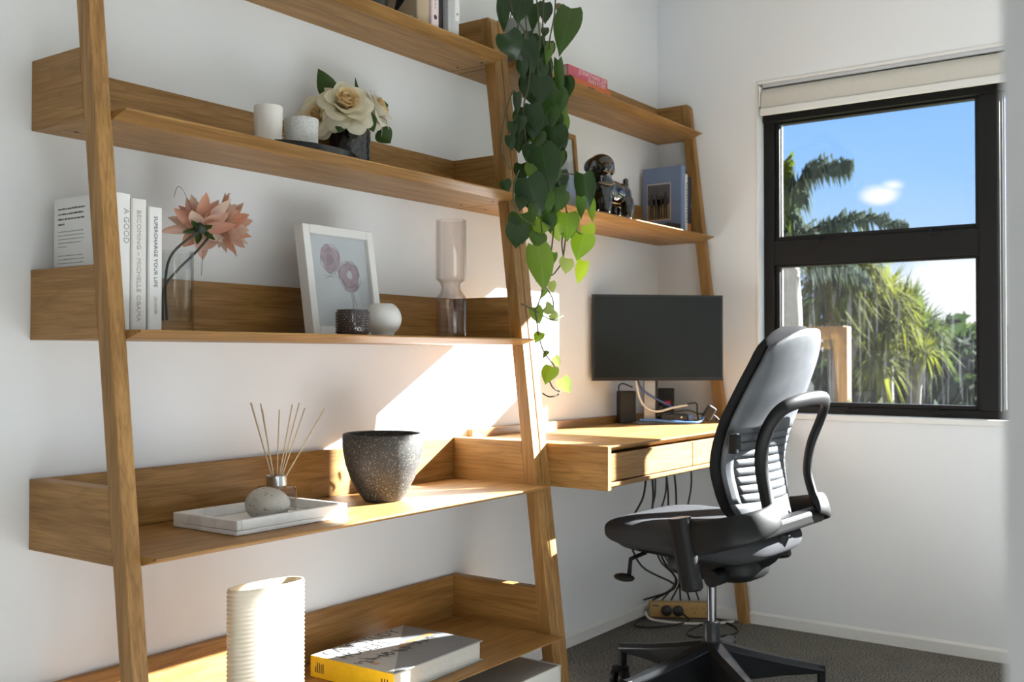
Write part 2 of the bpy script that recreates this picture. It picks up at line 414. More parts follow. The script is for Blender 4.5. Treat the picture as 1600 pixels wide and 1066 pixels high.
M = {}
M['wall'] = plain('white_wall_paint', (0.835, 0.855, 0.875), 0.85, noise=0.012, nscale=3, bump=0.06, bscale=320, spec=0.2)
M['trim'] = plain('white_gloss_trim_paint', (0.82, 0.82, 0.80), 0.45, noise=0.01, spec=0.4)
M['ceil'] = plain('ceiling_paint', (0.88, 0.88, 0.88), 0.9, spec=0.1)
M['oakx'] = oak('oak_grain_lengthwise', 'x'); M['oaky'] = oak('oak_grain_crosswise', 'y', seed=3.1); M['oakz'] = oak('oak_grain_upright', 'z', seed=5.7)
M['hole'] = plain('screw_hole_dark', (0.03, 0.02, 0.012), 0.9)
def carpet():
    m, nt, b, out = newmat('charcoal_loop_carpet')
    tc = nt.nodes.new('ShaderNodeTexCoord')
    n = nt.nodes.new('ShaderNodeTexNoise'); n.inputs['Scale'].default_value = 170; n.inputs['Detail'].default_value = 6
    n2 = nt.nodes.new('ShaderNodeTexNoise'); n2.inputs['Scale'].default_value = 11; n2.inputs['Detail'].default_value = 5
    for k in (n, n2): nt.links.new(tc.outputs['Object'], k.inputs['Vector'])
    rp = nt.nodes.new('ShaderNodeValToRGB'); rp.color_ramp.elements[0].position = .32; rp.color_ramp.elements[0].color = (0.04, 0.038, 0.034, 1)
    rp.color_ramp.elements[1].position = .72; rp.color_ramp.elements[1].color = (0.42, 0.40, 0.345, 1)
    nt.links.new(n.outputs[0], rp.inputs[0])
    mx = nt.nodes.new('ShaderNodeMixRGB'); mx.blend_type = 'MULTIPLY'; mx.inputs['Fac'].default_value = .35
    nt.links.new(rp.outputs[0], mx.inputs['Color1']); nt.links.new(n2.outputs[0], mx.inputs['Color2']); nt.links.new(mx.outputs[0], b.inputs['Base Color'])
    b.inputs['Roughness'].default_value = 1; b.inputs['Specular IOR Level'].default_value = .1
    bp = nt.nodes.new('ShaderNodeBump'); bp.inputs['Strength'].default_value = .8; bp.inputs['Distance'].default_value = .006
    nt.links.new(n.outputs[0], bp.inputs['Height']); nt.links.new(bp.outputs[0], b.inputs['Normal'])
    return m
M['carpet'] = carpet()
M['alu'] = plain('black_powder_coated_aluminium', (0.010, 0.010, 0.010), 0.5, spec=0.25, noise=0.1, nscale=90, bump=0.05, bscale=900)
M['bead'] = plain('pale_glazing_bead', (0.72, 0.72, 0.70), 0.5)
M['pane'] = glassy('window_glass', (0.98, 0.99, 0.985), 0.35, 0.0)
M['pane_dirty'] = glassy('window_glass_rain_marked', (0.97, 0.98, 0.98), 0.35, 0.0, haze=0.012, hazecol=(0.9, 0.92, 0.95), streak=True)

# ------------------------------------------------------------------ room shell
XR = 2.5627            # inner face of the window wall
YF = -1.82             # room face of the wall opposite the shelves
ZC = 2.45
WY0, WY1, WZ0, WZ1 = -0.416, -1.80, 0.775, 1.985      # window opening
WT = 0.13
YB = -4.2              # far end of the room behind the camera
W2 = (-2.20, -4.00, 0.05, 2.20)                       # unseen glazed door, added to let in fill sun and sky
struct(MB().box(-2.6, XR + WT, 0.12, YB, -0.1, 0.0).build('floor', M['carpet']))
struct(MB().box(-2.6, XR + WT, 0.12, YB, ZC, ZC + 0.1).build('ceiling', M['ceil']))
struct(MB().box(-2.6, XR + WT, 0.0, 0.12, 0, ZC).build('wall_back', M['wall']))
w = MB()
w.box(XR, XR + WT, 0, WY0, 0, ZC).box(XR, XR + WT, WY1, W2[0], 0, ZC).box(XR, XR + WT, W2[1], YB, 0, ZC)
w.box(XR, XR + WT, WY0, WY1, 0, WZ0).box(XR, XR + WT, WY0, WY1, WZ1, ZC)
w.box(XR, XR + WT, W2[0], W2[1], 0, W2[2]).box(XR, XR + WT, W2[0], W2[1], W2[3], ZC)
struct(w.build('wall_right', M['wall']))
struct(MB().box(-0.622, -0.25, YF, YF - 0.12, 0, ZC).build('wall_front', M['wall']))
struct(MB().box(-2.72, -2.6, 0.12, YB, 0, ZC).build('wall_left', plain('darkened_hall_paint', (0.34, 0.33, 0.32), .85)))  # unseen wall toned down to cut fill on the left-facing wood
struct(MB().box(-0.622, -0.52, YF - 0.12, YB, 0, ZC).build('wall_hall', M['wall']))
struct(MB().box(-0.52, XR + WT, YB, YB - 0.12, 0, ZC).box(-2.72, -2.05, YB, YB - .12, 0, ZC).box(-0.80, -0.52, YB, YB - .12, 0, ZC).box(-2.05, -0.80, YB, YB - .12, 2.1, ZC).build('wall_end', M['wall']))  # gap at the hall end added, unseen, to admit fill daylight
struct(MB().prism([(-0.012, 0), (-0.012, 0.036), (-0.004, 0.043), (-0.0005, 0.043), (-0.0005, 0)], -2.59, XR - 0.001).build('baseboard_back', M['trim']))
struct(MB().prism([(XR - 0.012, 0), (XR - 0.012, 0.036), (XR - 0.004, 0.043), (XR - 0.0005, 0.043), (XR - 0.0005, 0)], -0.012, YF + 0.001, 'y').build('baseboard_right', M['trim']))
# thin bead around the window opening
t = MB(); b_ = 0.011; k_ = 0.004
t.box(XR - k_, XR - .0004, WY0, WY0 + b_, WZ0 - b_, WZ1 + b_)
t.box(XR - k_, XR - .0004, WY0, WY1, WZ1, WZ1 + b_).box(XR - k_, XR - .0004, WY1, WY1 - b_, WZ0 - b_, WZ1 + b_)
struct(t.build('trim_1', M['trim'], bevel=0.0015))
struct(MB().box(XR - 0.012, XR + 0.05, WY0 + 0.012, WY1 - 0.012, WZ0 - 0.020, WZ0 + 0.001).build('trim_2', M['trim'], bevel=0.003, segs=2))

# window: black aluminium joinery
win = thing('window_1', None, None, (XR + 0.05, (WY0 + WY1) / 2, WZ0), kind='structure')
wo = win.location.copy()
def wb(name, mat, boxes, parent=win, bevel=0.0015):
    m = MB()
    for q in boxes: m.box(*q)
    for i, p in enumerate(m.v): m.v[i] = (p[0] - wo.x, p[1] - wo.y, p[2] - wo.z)
    return m.build(name, mat, parent, bevel=bevel)
FX0, FX1 = XR + 0.045, XR + 0.105
wb('outer_frame', M['alu'], [(FX0, FX1, WY0 - .0005, WY0 - 0.040, WZ0, WZ1), (FX0, FX1, WY1 + .0005, WY1 + 0.05, WZ0, WZ1),
                             (FX0, FX1, WY0 - .04, WY1 + .05, WZ0 + .001, WZ0 + 0.026), (FX0 - .012, FX1, WY0 - .002, WY1 + .002, 1.848, WZ1 - .001)])
wb('mullion', M['alu'], [(FX0 - .004, FX1, -1.163, -1.226, WZ0 + .026, 1.848)])
RAIL = (1.318, 1.408)
wb('middle_rail', M['alu'], [(FX0 + .003, FX1, WY0 - .04, -1.163, *RAIL)])
for (ya, yb, za, zb, up_) in ((WY0 - .040, -1.163, WZ0 + .026, RAIL[0], 0), (WY0 - .040, -1.163, RAIL[1], 1.848, 1), (-1.226, WY1 + .05, WZ0 + .026, 1.848, 2)):
    s_ = 0.016 if up_ < 2 else 0.006
    sash = wb('sash', M['alu'], [(FX0 + .014, FX1 - .01, ya, ya - s_, za, zb), (FX0 + .014, FX1 - .01, yb, yb + s_, za, zb),
                                 (FX0 + .014, FX1 - .01, ya - s_, yb + s_, za, za + s_), (FX0 + .014, FX1 - .01, ya - s_, yb + s_, zb - s_ * .5, zb)])
    wb('glazing_bead', M['bead'], [(FX0 + .030, FX0 + .036, ya - s_, ya - s_ - .005, za + s_, zb - s_ * .5),
                                   (FX0 + .030, FX0 + .036, yb + s_, yb + s_ + .002, za + s_, zb - s_ * .5)], sash, bevel=0)
    wb('pane', M['pane'] if up_ else M['pane_dirty'], [(FX0 + .032, FX0 + .036, ya - s_ - .0005, yb + s_ + .0005, za + s_ + .0005, zb - s_ * .5 - .0005)], sash, bevel=0)
for (y, z) in ((-0.62, 1.405), (-1.0, 1.405), (-0.72, 0.797), (-1.02, 0.797)):
    wb('latch', M['alu'], [(FX0 - .006, FX0 + .004, y, y - .012, z - .012, z + .006), (FX0 - .012, FX0 - .006, y + .004, y - .05, z - .010, z - .002)])

# glazed door added beyond the jamb, unseen, to feed bounced sunlight
win2 = thing('fill_window', None, None, (XR + .06, (W2[0] + W2[1]) / 2, W2[2]), kind='structure')
def w2(name, mat, boxes):
    m = MB(); o_ = win2.location
    for q in boxes: m.box(*q)
    m.v = [(p[0] - o_.x, p[1] - o_.y, p[2] - o_.z) for p in m.v]
    return m.build(name, mat, win2)
fx0, fx1 = XR + .04, XR + .09
w2('outer_frame', M['alu'], [(fx0, fx1, W2[0] - .0005, W2[0] - .04, W2[2], W2[3]), (fx0, fx1, W2[1] + .0005, W2[1] + .04, W2[2], W2[3]),
                             (fx0, fx1, W2[0] - .04, W2[1] + .04, W2[2] + .0005, W2[2] + .04), (fx0, fx1, W2[0] - .04, W2[1] + .04, W2[3] - .04, W2[3] - .0005)])
ym_ = (W2[0] + W2[1]) / 2
w2('mullion', M['alu'], [(fx0, fx1, ym_ - .03, ym_ + .03, W2[2] + .04, W2[3] - .04)])
for (ya, yb) in ((W2[0] - .0405, ym_ + .0305), (ym_ - .0305, W2[1] + .0405)):
    w2('pane', M['pane'], [(fx0 + .02, fx0 + .025, ya, yb, W2[2] + .0405, W2[3] - .0405)])

# ------------------------------------------------------------------ ground outside
def ground_mat():
    m, nt, b, out = newmat('dry_grass_ground')
    tc = nt.nodes.new('ShaderNodeTexCoord'); n = nt.nodes.new('ShaderNodeTexNoise'); n.inputs['Scale'].default_value = 1.5; n.inputs['Detail'].default_value = 8
    nt.links.new(tc.outputs['Object'], n.inputs['Vector'])
    rp = nt.nodes.new('ShaderNodeValToRGB'); rp.color_ramp.elements[0].color = (0.05, 0.06, 0.025, 1); rp.color_ramp.elements[1].color = (0.16, 0.16, 0.08, 1)
    nt.links.new(n.outputs[0], rp.inputs[0]); nt.links.new(rp.outputs[0], b.inputs['Base Color']); b.inputs['Roughness'].default_value = 1
    return m
struct(MB().grid(lambda u, v: (-40 + 100 * u, -40 + 80 * v, -0.12 + 0.0 * u), 12, 12).build('ground', ground_mat()))
# ------------------------------------------------------------------ ladder furniture
ZL = {1: 1.8089, 2: 1.4143, 3: 1.0143, 4: 0.6151, 5: 0.2185}     # shelf undersides
PH, TH, TP = 0.1343, 0.0168, 0.0325                              # panel height, shelf thickness, post width
PD = 0.0375
def yf(z): return -(0.2616 - 0.1198 * (z - 1.0143))              # front face of the leaning posts
ZTOP = ZL[1] + PH
def post(x0, root, lx):
    m = MB()
    poly = [(yf(0), 0), (yf(0) + PD, 0), (yf(ZTOP) + PD, ZTOP), (yf(ZTOP) + .008, ZTOP), (yf(ZTOP - .012), ZTOP - .012)]
    m.prism([(a, b) for a, b in poly], x0 - lx, x0 + TP - lx)
    return m.build('post', M['oakz'], root, bevel=0.0016)
def shelf_tier(root, X0, X1, k, lx, holes=True):
    z = ZL[k]
    yb0, yb1 = yf(z) + PD, yf(z + PH) + PD
    for xa in (X0, X1 - TP):
        MB().prism([(-.001, z), (yb0 - .0003, z), (yb1 - .0003, z + PH), (-.001, z + PH)], xa - lx, xa + TP - lx).build('side_panel', M['oaky'], root, bevel=0.0012)
    MB().box(X0 + TP - lx, X1 - TP - lx, -.001, -.018, z + TH, z + PH).build('back_panel', M['oakx'], root, bevel=0.0012)
    tip = yf(z + TH) - 0.0433
    sh = MB().prism([(-.001, z), (yf(z), z), (tip, z + TH - .0035), (tip, z + TH), (-.001, z + TH)], X0 + TP + .0004 - lx, X1 - TP - .0004 - lx).build('shelf', M['oakx'], root, bevel=0.0008)
    if holes:
        for xx in (X0 + TP + .022, X1 - TP - .022):
            for yy in (yf(z) * .30, yf(z) * .82):
                MB().lathe([(0.0, 0), (.0042, 0), (.0042, .0006), (0, .0006)], (xx - lx, yy, z - .0007), 12).build('screw_hole', M['hole'], sh)
AX0, AX1 = 0.0, 1.2977
BX0, BX1 = 1.3007, 2.5587
bookcase = thing('ladder_bookcase', 'oak ladder bookcase of five shallow shelves leaning on the white wall', 'bookcase', (AX0, 0, 0))
post(AX0, bookcase, AX0); post(AX1 - TP, bookcase, AX0)
for k in (1, 2, 3, 4, 5): shelf_tier(bookcase, AX0, AX1, k, AX0, holes=k in (1, 2))
desk = thing('ladder_desk', 'oak ladder desk with two upper shelves and drawers, in the corner', 'desk', (BX0, 0, 0))
post(BX0, desk, BX0); post(BX1 - TP, desk, BX0)
for k in (1, 2): shelf_tier(desk, BX0, BX1, k, BX0, holes=k == 2)
# the writing box between the posts
DZ0, DZ1, DYF = 0.622, 0.741, -0.492
la, lb = BX0 + TP - BX0, BX1 - TP - BX0
yb0 = yf(DZ0) + PD
for xa in (0, lb):
    MB().prism([(-.001, DZ0), (yf(DZ0) + PD - .0003, DZ0), (yf(DZ1) + PD - .0003, DZ1), (-.001, DZ1)], xa, xa + TP).build('side_panel', M['oaky'], desk, bevel=0.0012)
for xa in (la + .0005, lb - .0185):
    MB().box(xa, xa + .018, -.001, DYF, DZ0, DZ1).build('side_panel', M['oaky'], desk, bevel=0.001)
MB().prism([(-.019, DZ1 - .020), (DYF + .030, DZ1 - .020), (DYF + .001, DZ1 - .004), (DYF + .001, DZ1), (-.019, DZ1)], la + .0187, lb - .0187).build('desktop', M['oakx'], desk, bevel=0.0008)
MB().box(la + .0187, lb - .0187, -.001, -.0188, DZ0 + .02, DZ1 + .026).build('back_rail', M['oakx'], desk, bevel=0.0012)
MB().prism([(-.020, DZ0), (DYF + .030, DZ0), (DYF + .0005, DZ0 + .010), (DYF + .0005, DZ0 + .020), (-.020, DZ0 + .020)], la + .0187, lb - .0187).build('bottom_board', M['oakx'], desk, bevel=0.0008)
xm = 1.862 - BX0
for (xa, xb) in ((la + .0205, xm - .0015), (xm + .0025, lb - .0205)):
    MB().box(xa, xb, DYF + .008, DYF + .300, DZ0 + .0225, DZ1 - .0225).build('drawer', M['oakx'], desk, bevel=0.0012)
MB().box(xm - .001, xm + .002, DYF + .012, -.03, DZ0 + .0205, DZ1 - .0205).build('divider', M['oaky'], desk)
# ------------------------------------------------------------------ shelf levels (top faces)
S = {k: ZL[k] + TH for k in ZL}
EPS = 0.0004
M['white_paper'] = plain('matt_white_book_jacket', (0.78, 0.78, 0.77), 0.55)
M['cream_paper'] = plain('warm_white_book_jacket', (0.72, 0.71, 0.68), 0.5)
M['page'] = plain('page_edges', (0.70, 0.66, 0.56), 0.8, noise=0.12, nscale=300)
M['ink'] = plain('dark_grey_print', (0.10, 0.10, 0.10), 0.7)
M['ink_grey'] = plain('mid_grey_print', (0.36, 0.36, 0.37), 0.7)
M['ink_soft'] = plain('soft_grey_print', (0.42, 0.40, 0.38), 0.7)
M['black_jacket'] = plain('black_book_jacket', (0.018, 0.018, 0.02), 0.4)
M['pink_jacket'] = plain('pale_pink_spine', (0.72, 0.60, 0.60), 0.5)
M['grey_jacket'] = plain('light_grey_magazine', (0.50, 0.51, 0.52), 0.45)
M['tan_jacket'] = plain('tan_photo_cover', (0.42, 0.33, 0.22), 0.5, noise=0.35, nscale=14)

def book(name, label, x0, x1, yfr, ybk, z0, h, jacket, group=None, cat='book', page=None, round_spine=0.0025, lean=0.0):
    """standing book, spine towards the room (yfr), fore-edge at ybk; coordinates in world, origin at base centre"""
    o = ((x0 + x1) / 2, (yfr + ybk) / 2, z0)
    t = thing(name, label, cat, o, group=group)
    X0, X1, Y0, Y1 = x0 - o[0], x1 - o[0], yfr - o[1], ybk - o[1]
    th = min(0.0026, (X1 - X0) * .2)
    c = MB()
    poly = [(X0, Y1), (X0, Y0 + round_spine), (X0 + round_spine, Y0), (X1 - round_spine, Y0), (X1, Y0 + round_spine), (X1, Y1),
            (X1 - th, Y1), (X1 - th, Y0 + th), (X0 + th, Y0 + th), (X0 + th, Y1)]
    # C-shaped jacket as quads
    n = 5
    outer = poly[:6]; inner = [(X0 + th, Y1), (X0 + th, Y0 + th + round_spine * .5), (X0 + th + round_spine * .5, Y0 + th), (X1 - th - round_spine * .5, Y0 + th), (X1 - th, Y0 + th + round_spine * .5), (X1 - th, Y1)]
    vs_ = [(p[0], p[1], 0) for p in outer] + [(p[0], p[1], 0) for p in inner] + [(p[0], p[1], h) for p in outer] + [(p[0], p[1], h) for p in inner]
    fs = []
    for i in range(5):
        fs += [(i, i + 1, 6 + i + 1, 6 + i), (12 + i, 12 + i + 1, 18 + i + 1, 18 + i), (i, i + 1, 12 + i + 1, 12 + i), (6 + i, 6 + i + 1, 18 + i + 1, 18 + i)]
    fs += [(0, 6, 18, 12), (5, 11, 23, 17)]
    c.add(vs_, fs).build('cover', jacket, t)
    MB().box(X0 + th + .0002, X1 - th - .0002, Y0 + th + round_spine, Y1 - .004, .003, h - .003).build('pages', page or M['page'], t)
    return t

# ---- third shelf: white books at the left end
b1 = book('book', 'tall white book with printed back cover, against left end of middle shelf', 0.0365, 0.0775, -0.206, -0.0195, S[3], 0.2535, M['white_paper'], 'white books on the middle shelf')
def paragraph(t, x, y0, y1, ztop, rows, size, lh, seed, mat, face='-x'):
    """rows of short print strokes: the blurb of a jacket"""
    rnd = random.Random(seed)
    m = MB()
    for r in range(rows):
        z = ztop - r * lh
        y = y0
        yend = y1 if r < rows - 1 else y1 + (y0 - y1) * rnd.uniform(.35, .7)
        yend += rnd.uniform(0, .010)
        while y > yend:
            wl_ = rnd.uniform(.004, .013) * size / .003
            hh = size * rnd.uniform(.65, 1.0)
            m.box(x - .0003, x + .0001, y, max(yend, y - wl_), z, z + hh)
            y -= wl_ + size * .55
    return m.build('blurb', mat, t)
ox, oy = b1.location.x, b1.location.y
xl = 0.0365 - ox
paragraph(b1, xl, -0.034 - oy, -0.125 - oy, .232, 4, .0034, .0098, 3, M['ink'])
paragraph(b1, xl, -0.034 - oy, -0.120 - oy, .189, 5, .0022, .0072, 4, M['ink_grey'])
paragraph(b1, xl, -0.034 - oy, -0.122 - oy, .143, 8, .0022, .0072, 5, M['ink_grey'])
paragraph(b1, xl, -0.034 - oy, -0.122 - oy, .082, 5, .0022, .0072, 6, M['ink_grey'])
def spine_text(t, s, size, ztop, mat, xoff=0.0, sx=1.0, bold=0.0):
    yb = min(v.co.y for ch in t.children for v in ch.data.vertices)
    return text_mesh('spine_lettering', s, size, frame_M((xoff, yb - .0003, ztop), (0, 0, -1), (1, 0, 0)), mat, t, sx=sx, bold=bold)
spine_text(b1, 'A GOOD', 0.016, .226, M['ink_grey'], 0.006)
b2 = book('book', 'thick glossy white book with pale grey spine lettering, second from left', 0.0790, 0.1115, -0.207, -0.03, S[3], 0.2465, M['cream_paper'], 'white books on the middle shelf')
spine_text(b2, 'BECOMING – MICHELLE OBAMA', 0.0125, .226, M['ink_soft'], -0.005, sx=1.16)
b3 = book('book', 'thin black book squeezed between two white books on the middle shelf', 0.1125, 0.1175, -0.186, -0.03, S[3], 0.236, M['black_jacket'], 'white books on the middle shelf', round_spine=.0008)
b4 = book('book', 'shorter white book with dark capital spine lettering beside the glass vase', 0.1185, 0.1490, -0.203, -0.04, S[3], 0.2355, M['white_paper'], 'white books on the middle shelf')
spine_text(b4, 'SUPERCHARGE YOUR LIFE', 0.0105, .219, M['ink'], -0.0035, sx=1.10)
spine_text(b4, 'LEE HOLMES', 0.0075, .066, M['ink_soft'], -0.0025, sx=.8)

# ---- top shelf: dark vase-like box and books at the right
bk = thing('storage_tin', 'black storage tin at the left of the books on the top shelf', 'tin', (0.8060, -0.105, S[1]))
MB().lathe([(0.0, 0), (.052, 0), (.055, .003), (.055, .180), (.052, .183), (0, .183)], (0, 0, 0), 40).build('body', plain('black_tin', (0.02, 0.024, 0.022), .38), bk, smooth=50)
MB().lathe([(.0555, .150), (.0572, .151), (.0572, .186), (.055, .188), (0, .188)], (0, 0, 0), 40).build('lid', plain('black_tin_lid', (0.016, 0.016, 0.016), .4), bk, smooth=50)
t = book('book', 'tan cover book with a dark leaf on the front, leftmost on the top shelf', 0.905, 0.953, -0.190, -0.03, S[1], 0.23, M['tan_jacket'], 'books on the top shelf')
ox, oy = t.location.x, t.location.y
lf = MB()
pts = [(-.062, .020), (-.050, .024), (-.030, .040), (-.012, .062), (-.002, .090), (.0, .115), (-.018, .105), (-.038, .080), (-.052, .052)]
lf.prism([(-(p[0]) - .062 - .0 + 0.0 - (0.0), p[1] + .018) for p in pts], 0.905 - ox - .0003, 0.905 - ox + .0001)
lf.build('leaf_print', M['black_jacket'], t)
MB().box(0.905 - ox - .0003, 0.905 - ox + .0001, -.066, -.020, .004, .022).build('photo_print', M['grey_jacket'], t)
t = book('book', 'pale pink spined paperback between tan and black books on top shelf', 0.9555, 0.9840, -0.196, -0.035, S[1], 0.225, M['pink_jacket'], 'books on the top shelf')
m = MB()
for q in range(9): m.box(-.004, .001 + .001 * (q % 3), -0.196 - t.location.y - .0004, -0.196 - t.location.y + .0001, .050 + q * .009, .0562 + q * .009)
m.build('spine_print', M['ink_soft'], t)
MB().lathe([(0, 0), (.0062, 0), (.0062, .0004), (0, .0004)], (0, 0, 0), 16).xf(Matrix.Translation((-0.001, -0.196 - t.location.y - .0001, .028)) @ Matrix.Rotation(pi / 2, 4, 'X')).build('spine_emblem', plain('plum_print', (0.07, 0.02, 0.05), .6), t)
t = book('book', 'black book between the pink spine and grey magazine on top shelf', 0.9855, 1.0190, -0.182, -0.03, S[1], 0.23, M['black_jacket'], 'books on the top shelf')
t = book('magazine', 'grey stack-bound magazine with a white spine label, rightmost on the top shelf', 1.0215, 1.0665, -0.197, -0.03, S[1], 0.225, M['grey_jacket'], 'books on the top shelf', cat='magazine')
MB().box(0.004, 0.0215, -0.197 - t.location.y - .0004, -0.197 - t.location.y + .0002, .040, .2).build('spine_label', M['white_paper'], t)
text_mesh('spine_letter', 'k', 0.016, frame_M((0.009, -0.197 - t.location.y - .0006, .062), (0, 0, -1), (1, 0, 0)), M['ink'], t)
for q in range(1, 4):
    MB().box(-.020 + q * .005, -.0196 + q * .005, -0.197 - t.location.y - .0003, -0.197 - t.location.y + .0002, .002, .222).build('spine_line', M['ink_soft'], t)

# ---- second shelf: tray with two cups, vase with roses
tr = thing('oval_tray', 'black oval tray under two candle cups on the second shelf', 'tray', (0.560, -0.163, S[2]))
MB().lathe([(0, .0005), (.90, .0005), (.97, .004), (1.0, .017), (.985, .0185), (.955, .007), (.90, .0045), (0, .0045)], (0, 0, 0), 56, .136, .078).build('dish', plain('black_lacquer', (0.010, 0.010, 0.011), .25, spec=.35), tr, smooth=40)
zc = S[2] + 0.0050
cu = thing('candle_cup', 'smooth white candle cup on the left of the black tray', 'candle', (0.4425, -0.165, zc))
MB().lathe([(0, 0), (.0270, 0), (.0288, .002), (.0310, .086), (.0302, .0885), (.0290, .086), (.0275, .064), (0, .064)], (0, 0, 0), 40).build('cup', plain('white_ceramic', (0.74, 0.72, 0.67), .3), cu, smooth=40)
MB().lathe([(.0272, .0642), (.02, .0652), (0, .0652)], (0, 0, 0), 32).build('wax', plain('candle_wax', (0.75, 0.71, 0.62), .5), cu, smooth=True)
text_mesh('lettering', 'EC', 0.013, frame_M((0.0035, -0.0300, .020), (1, .12, 0), (0, 0, 1)), M['white_paper'], cu)
cu = thing('candle_cup', 'short speckled stone candle cup beside the roses vase', 'candle', (0.5385, -0.165, zc))
MB().lathe([(0, 0), (.0345, 0), (.0365, .002), (.0382, .076), (.0374, .0785), (.035, .076), (.034, .06), (0, .06)], (0, 0, 0), 44).build('cup', speckle('speckled_stone', (0.62, 0.62, 0.60), (0.26, 0.25, 0.24), 520, .50, .8), cu, smooth=40)
MB().lathe([(.0338, .0602), (.02, .0612), (0, .0612)], (0, 0, 0), 32).build('wax', plain('candle_wax_pale', (0.76, 0.73, 0.66), .5), cu, smooth=True)

# ---- third shelf right: framed poppies, holders, ribbed vase
M['white_frame'] = plain('white_painted_frame', (0.76, 0.76, 0.74), 0.5)
fr = thing('picture_frame', 'white framed poppy drawing leaning back on the middle shelf', 'picture frame', (0.6960, -0.165, S[3] + EPS))
FW, FH, FD, bw = 0.232, 0.262, 0.030, 0.021
fm = MB()
fm.box(-FW/2, -FW/2 + bw, 0, FD, 0, FH).box(FW/2 - bw, FW/2, 0, FD, 0, FH).box(-FW/2 + bw, FW/2 - bw, 0, FD, 0, bw).box(-FW/2 + bw, FW/2 - bw, 0, FD, FH - bw, FH)
LEAN = Matrix.Rotation(radians(0), 4, 'Z') @ Matrix.Rotation(radians(-9), 4, 'X')
frm = fm.xf(LEAN).build('frame', M['white_frame'], fr, bevel=0.0012)
pm = plain('drawing_paper', (0.56, 0.57, 0.60), 0.75, noise=0.14, nscale=9)
MB().box(-FW/2 + bw, FW/2 - bw, .011, .016, bw, FH - bw).xf(LEAN).build('drawing_paper', pm, fr)
MB().box(-FW/2 + .003, FW/2 - .003, .0165, .0285, .003, FH - .003).xf(LEAN).build('backing_board', M['black_jacket'], fr)
MB().box(-.02, .02, FD, FD + .004, 0, .17).xf(Matrix.Translation((0, .0, .0)) @ LEAN @ Matrix.Translation((0, -.0, .02)) ).build('easel_leg', M['black_jacket'], fr)
poppy = plain('faded_poppy_print', (0.36, 0.27, 0.31), 0.75, noise=0.45, nscale=60); poppy2 = plain('poppy_vein_print', (0.27, 0.20, 0.25), 0.75)
def petal(cx, cz, rx, rz, seed, mat, y=.0107, nm='flower_print'):
    rnd = random.Random(seed); n = 26; ph = [rnd.uniform(0, 6) for _ in range(4)]
    m = MB(); vs_ = [(cx, y, cz)]
    for i in range(n):
        a = 2 * pi * i / n
        k = 1 + .07 * sin(3 * a + ph[0]) + .05 * sin(5 * a + ph[1]) + .03 * sin(9 * a + ph[2])
        vs_.append((cx + rx * k * cos(a), y, cz + rz * k * sin(a)))
    m.add(vs_, [(0, i + 1, (i + 1) % n + 1) for i in range(n)])
    return m.xf(LEAN).build(nm, mat, fr)
petal(-.028, .186, .031, .034, 1, poppy); petal(.030, .146, .034, .037, 2, poppy)
petal(-.030, .184, .012, .014, 3, poppy2, .0104); petal(.030, .150, .009, .010, 5, pm, .0103)
ln = MB()
for (x0, z0, r, a0, a1) in ((-.028, .186, .033, 0, 6.2), (.030, .146, .036, 0, 6.2), (-.030, .190, .018, .3, 2.6), (.028, .142, .021, 3.2, 5.8)):
    ln.tube([(x0 + r * cos(a0 + (a1 - a0) * i / 24) * (1 + .06 * sin(5 * i)), .0103, z0 + r * 1.08 * sin(a0 + (a1 - a0) * i / 24) * (1 + .05 * sin(4 * i))) for i in range(25)], .00035, 4)
for (x0, z0, x1, z1) in ((.028, .110, .022, .03), (.034, .110, .040, .03), (-.020, .150, .012, .125), (.020, .06, .036, .10), (-.052, .145, -.022, .142), (-.05, .138, -.026, .150)):
    ln.tube(catmull([(x0, .0103, z0), ((x0 + x1) / 2 + .006, .0103, (z0 + z1) / 2), (x1, .0103, z1)], 6), .0004, 4)
ln.xf(LEAN).build('line_print', plain('pencil_line', (0.24, 0.23, 0.27), .8), fr)
MB().box(-FW/2 + bw, FW/2 - bw, .0085, .0095, bw, FH - bw).xf(LEAN).build('glass', glassy('picture_glass', (.97, .98, .98), .25, .02), fr)

dh = thing('candle_holder', 'dark brown hobnail glass tealight holder in front of the framed drawing', 'candle holder', (0.610, -0.255, S[3] + EPS))
smoke = plain('smoky_brown_glass', (0.055, 0.040, 0.038), .12, spec=.7, coat=.4)
MB().lathe([(0, 0), (.0335, 0), (.0360, .003), (.0365, .052), (.0360, .0555), (.0335, .056), (.0325, .050), (.0315, .008), (0, .008)], (0, 0, 0), 40).build('cup', smoke, dh, smooth=40)
kn = MB()
for r in range(9):
    for c in range(34):
        a = 2 * pi * (c + .5 * (r % 2)) / 34
        kn.sphere((.0366 * cos(a), .0366 * sin(a), .006 + r * .0055), .0021, .0021, .0021, 6, 4)
k_ = kn.build('hobnails', smoke, dh, smooth=True); k_['kind'] = 'stuff'
orb = thing('orb_vase', 'round matt white vase beside the hobnail holder', 'vase', (0.7470, -0.220, S[3] + EPS))
prof = [(0, 0), (.026, 0)] + [(.0445 * sin(a), .040 - .0425 * cos(a)) for a in [radians(38 + q * 9) for q in range(0, 13)]] + [(.021, .0765), (.018, .073), (.0, .060)]
MB().lathe(prof, (0, 0, 0), 44).build('body', plain('matt_white_ceramic', (0.70, 0.70, 0.67), .7, noise=.03), orb, smooth=60)

